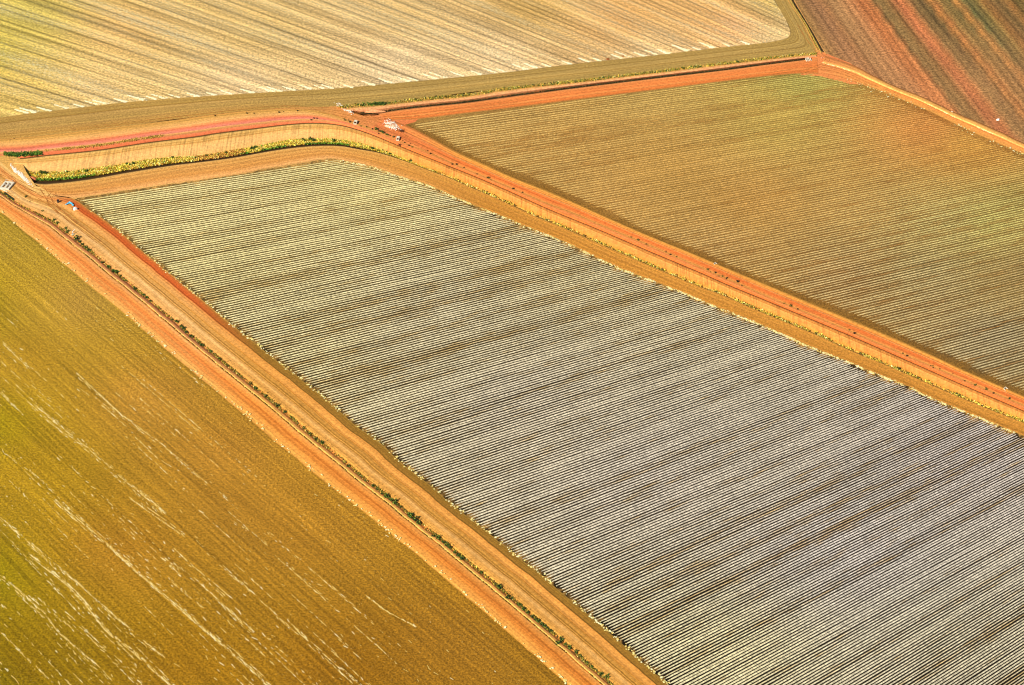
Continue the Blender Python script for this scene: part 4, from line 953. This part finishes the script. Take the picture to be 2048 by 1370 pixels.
# mounds
lump('dirt_mound', 62.5, 357.5, 2.1, 1.5, .9, mHead, 'rounded red earth mound at the left end of the reeds', 'dirt mound', -1.2, 2, .1, 1.0, .08, (226,128,84))
lump('dirt_mound', 784, 252.5, 3.3, 2.3, .9, mHead, 'whitish earth mound among rubble beside the junction, the palest of the mounds', 'dirt mound', 0, 4, -.6, 1.0, .16, (246,196,160))
lump('dirt_mound', 748, 222.5, 4.6, .9, .5, mHead, 'long pink earth mound inside the left end of the far drain', 'dirt mound', -.2, 6, .05, 1.0, .12, (240,164,112))
lump('dirt_mound', 1216, 118.5, .9, .7, .5, mHead, 'brown clod heap, larger of two on the lower edge of the stubble field', 'dirt mound', 0, 12, 0, 1, .2, (150,84,40))
lump('dirt_mound', 1246, 112.5, .6, .5, .4, mHead, 'brown clod heap, smaller of two on the lower edge of the stubble field', 'dirt mound', 0, 13, 0, 1, .2, (190,120,60))
# brush pile beside the pale mound
bp_ = MB(); r_ = np.random.default_rng(21)
for _ in range(70):
    a = r_.uniform(0, 6.28); q = Vector((r_.normal(0, .6), r_.normal(0, .5), r_.uniform(0, .7))); d = Vector((math.cos(a), math.sin(a), r_.uniform(-.2, .5))) * r_.uniform(.4, .9); bp_.tube(q - d, q + d, .05, 4, .03)
o = bp_.build('brush_pile', plain_mat('dead_branches', tuple(lin((110, 66, 40))), .9, .3, 3)); o.location = at(803, 263, .05); tag(o, 'brown pile of dead branches at the right end of the whitish mound', 'brush pile')
# rubble
def rubble(x, y, sx, sy, n, label, rot=0.0, z=.05, cols=((255,244,226),(250,226,200),(255,250,240))):
    a = rng.normal(0, 1, (n, 2)) * np.array([sx, sy]); c_, s_ = math.cos(rot), math.sin(rot)
    p = np.stack([x + a[:, 0] * c_ - a[:, 1] * s_, y + a[:, 0] * s_ + a[:, 1] * c_], -1)
    clumps('rubble', p[::2], .36, list(cols), mBits, label, 'rubble', z=z, h=.22)
rubble(784, 250, 7, 3.0, 620, 'white rubble strewn over the pale mound beside the junction', .45, .45)
rubble(690, 217, 8, 1.7, 480, 'white rubble fringe at the left tip of the far drain', .50)
rubble(45, 353, 10, 1.6, 620, 'white rubble fringe capping the left end of the canal', .78)
rubble(28, 339, 5, 1.4, 160, 'thin white rubble on the bend above the canal end', .9)
rubble(30, 392, 5, 1.6, 120, 'cream rubble and straw beside the regulator water', .5, .2, ((250,236,170),(240,210,130)))
rubble(1662, 122, 9, .8, 120, 'pink white rubble along the far corner of the red field', .35, .1, ((255,214,190),(250,190,160)))

# wheel tracks worn into the bare dirt where vehicles turn
def track(pts, w_=.34, gap=1.9, z=.16, col=(176,112,50)):
    q = smooth(pts, 3); W = at(q[:, 0], q[:, 1], 0.0)[:, :2]
    d = np.gradient(W, axis=0); d /= np.linalg.norm(d, axis=1, keepdims=True); nrm = np.stack([-d[:, 1], d[:, 0]], -1)
    V, F = [], []
    for s_ in (-gap / 2, gap / 2):
        b = len(V); wv = w_ * (.7 + .3 * np.sin(np.arange(len(W)) * .9 + s_))
        wv[0] = wv[-1] = .02
        for i in range(len(W)):
            for e in (-.5, .5): p = W[i] + nrm[i] * (s_ + e * wv[i]); V.append((p[0], p[1], 0))
        for i in range(len(W) - 1): F.append((b + 2 * i, b + 2 * i + 1, b + 2 * i + 3, b + 2 * i + 2))
    return np.array(V), F, col, z
TR = [[(84,376),(92,388),(99,400),(110,413),(128,430),(160,455),(200,487)], [(40,372),(62,384),(90,402),(120,424),(150,450)], [(110,384),(101,392),(99,402),(106,413),(122,428)], [(0,345),(30,360),(64,378),(100,386),(160,386),(230,378)],
      [(640,222),(690,232),(745,250),(800,272),(850,297),(910,326)], [(700,228),(745,237),(800,233),(860,226),(940,216),(1040,202)], [(560,216),(640,217),(700,222),(740,234),(790,256),(830,278)],
      [(1540,148),(1600,139),(1650,138),(1690,148),(1740,170),(1800,192)], [(1600,146),(1640,132),(1655,122),(1640,108),(1618,80),(1598,48)], [(600,214),(560,214),(480,221),(380,233),(260,246),(140,260)]]
VV, FF, b = [], [], 0
for pl in TR:
    V, F, col, z = track(pl); V[:, 2] = 0
    VV.append(V); FF += [tuple(i + b for i in f) for f in F]; b += len(V)
V = np.vstack(VV)
# lay the tracks on whatever ground lies below
bpy.context.view_layer.update()
dg = bpy.context.evaluated_depsgraph_get()
for i in range(len(V)):
    hit, loc, *_ = S.ray_cast(dg, Vector((V[i, 0], V[i, 1], 1.2)), Vector((0, 0, -1)), distance=4.0)
    V[i, 2] = (loc.z if hit else 0.1) + .03
o = mesh_obj('tyre_tracks', V, FF, mBare, uv=V[:, :2], col=np.tile(lin((184, 116, 52)), (len(V), 1)))
tag(o, 'paired wheel tracks curving through the dirt junctions', 'tyre tracks', kind='structure')
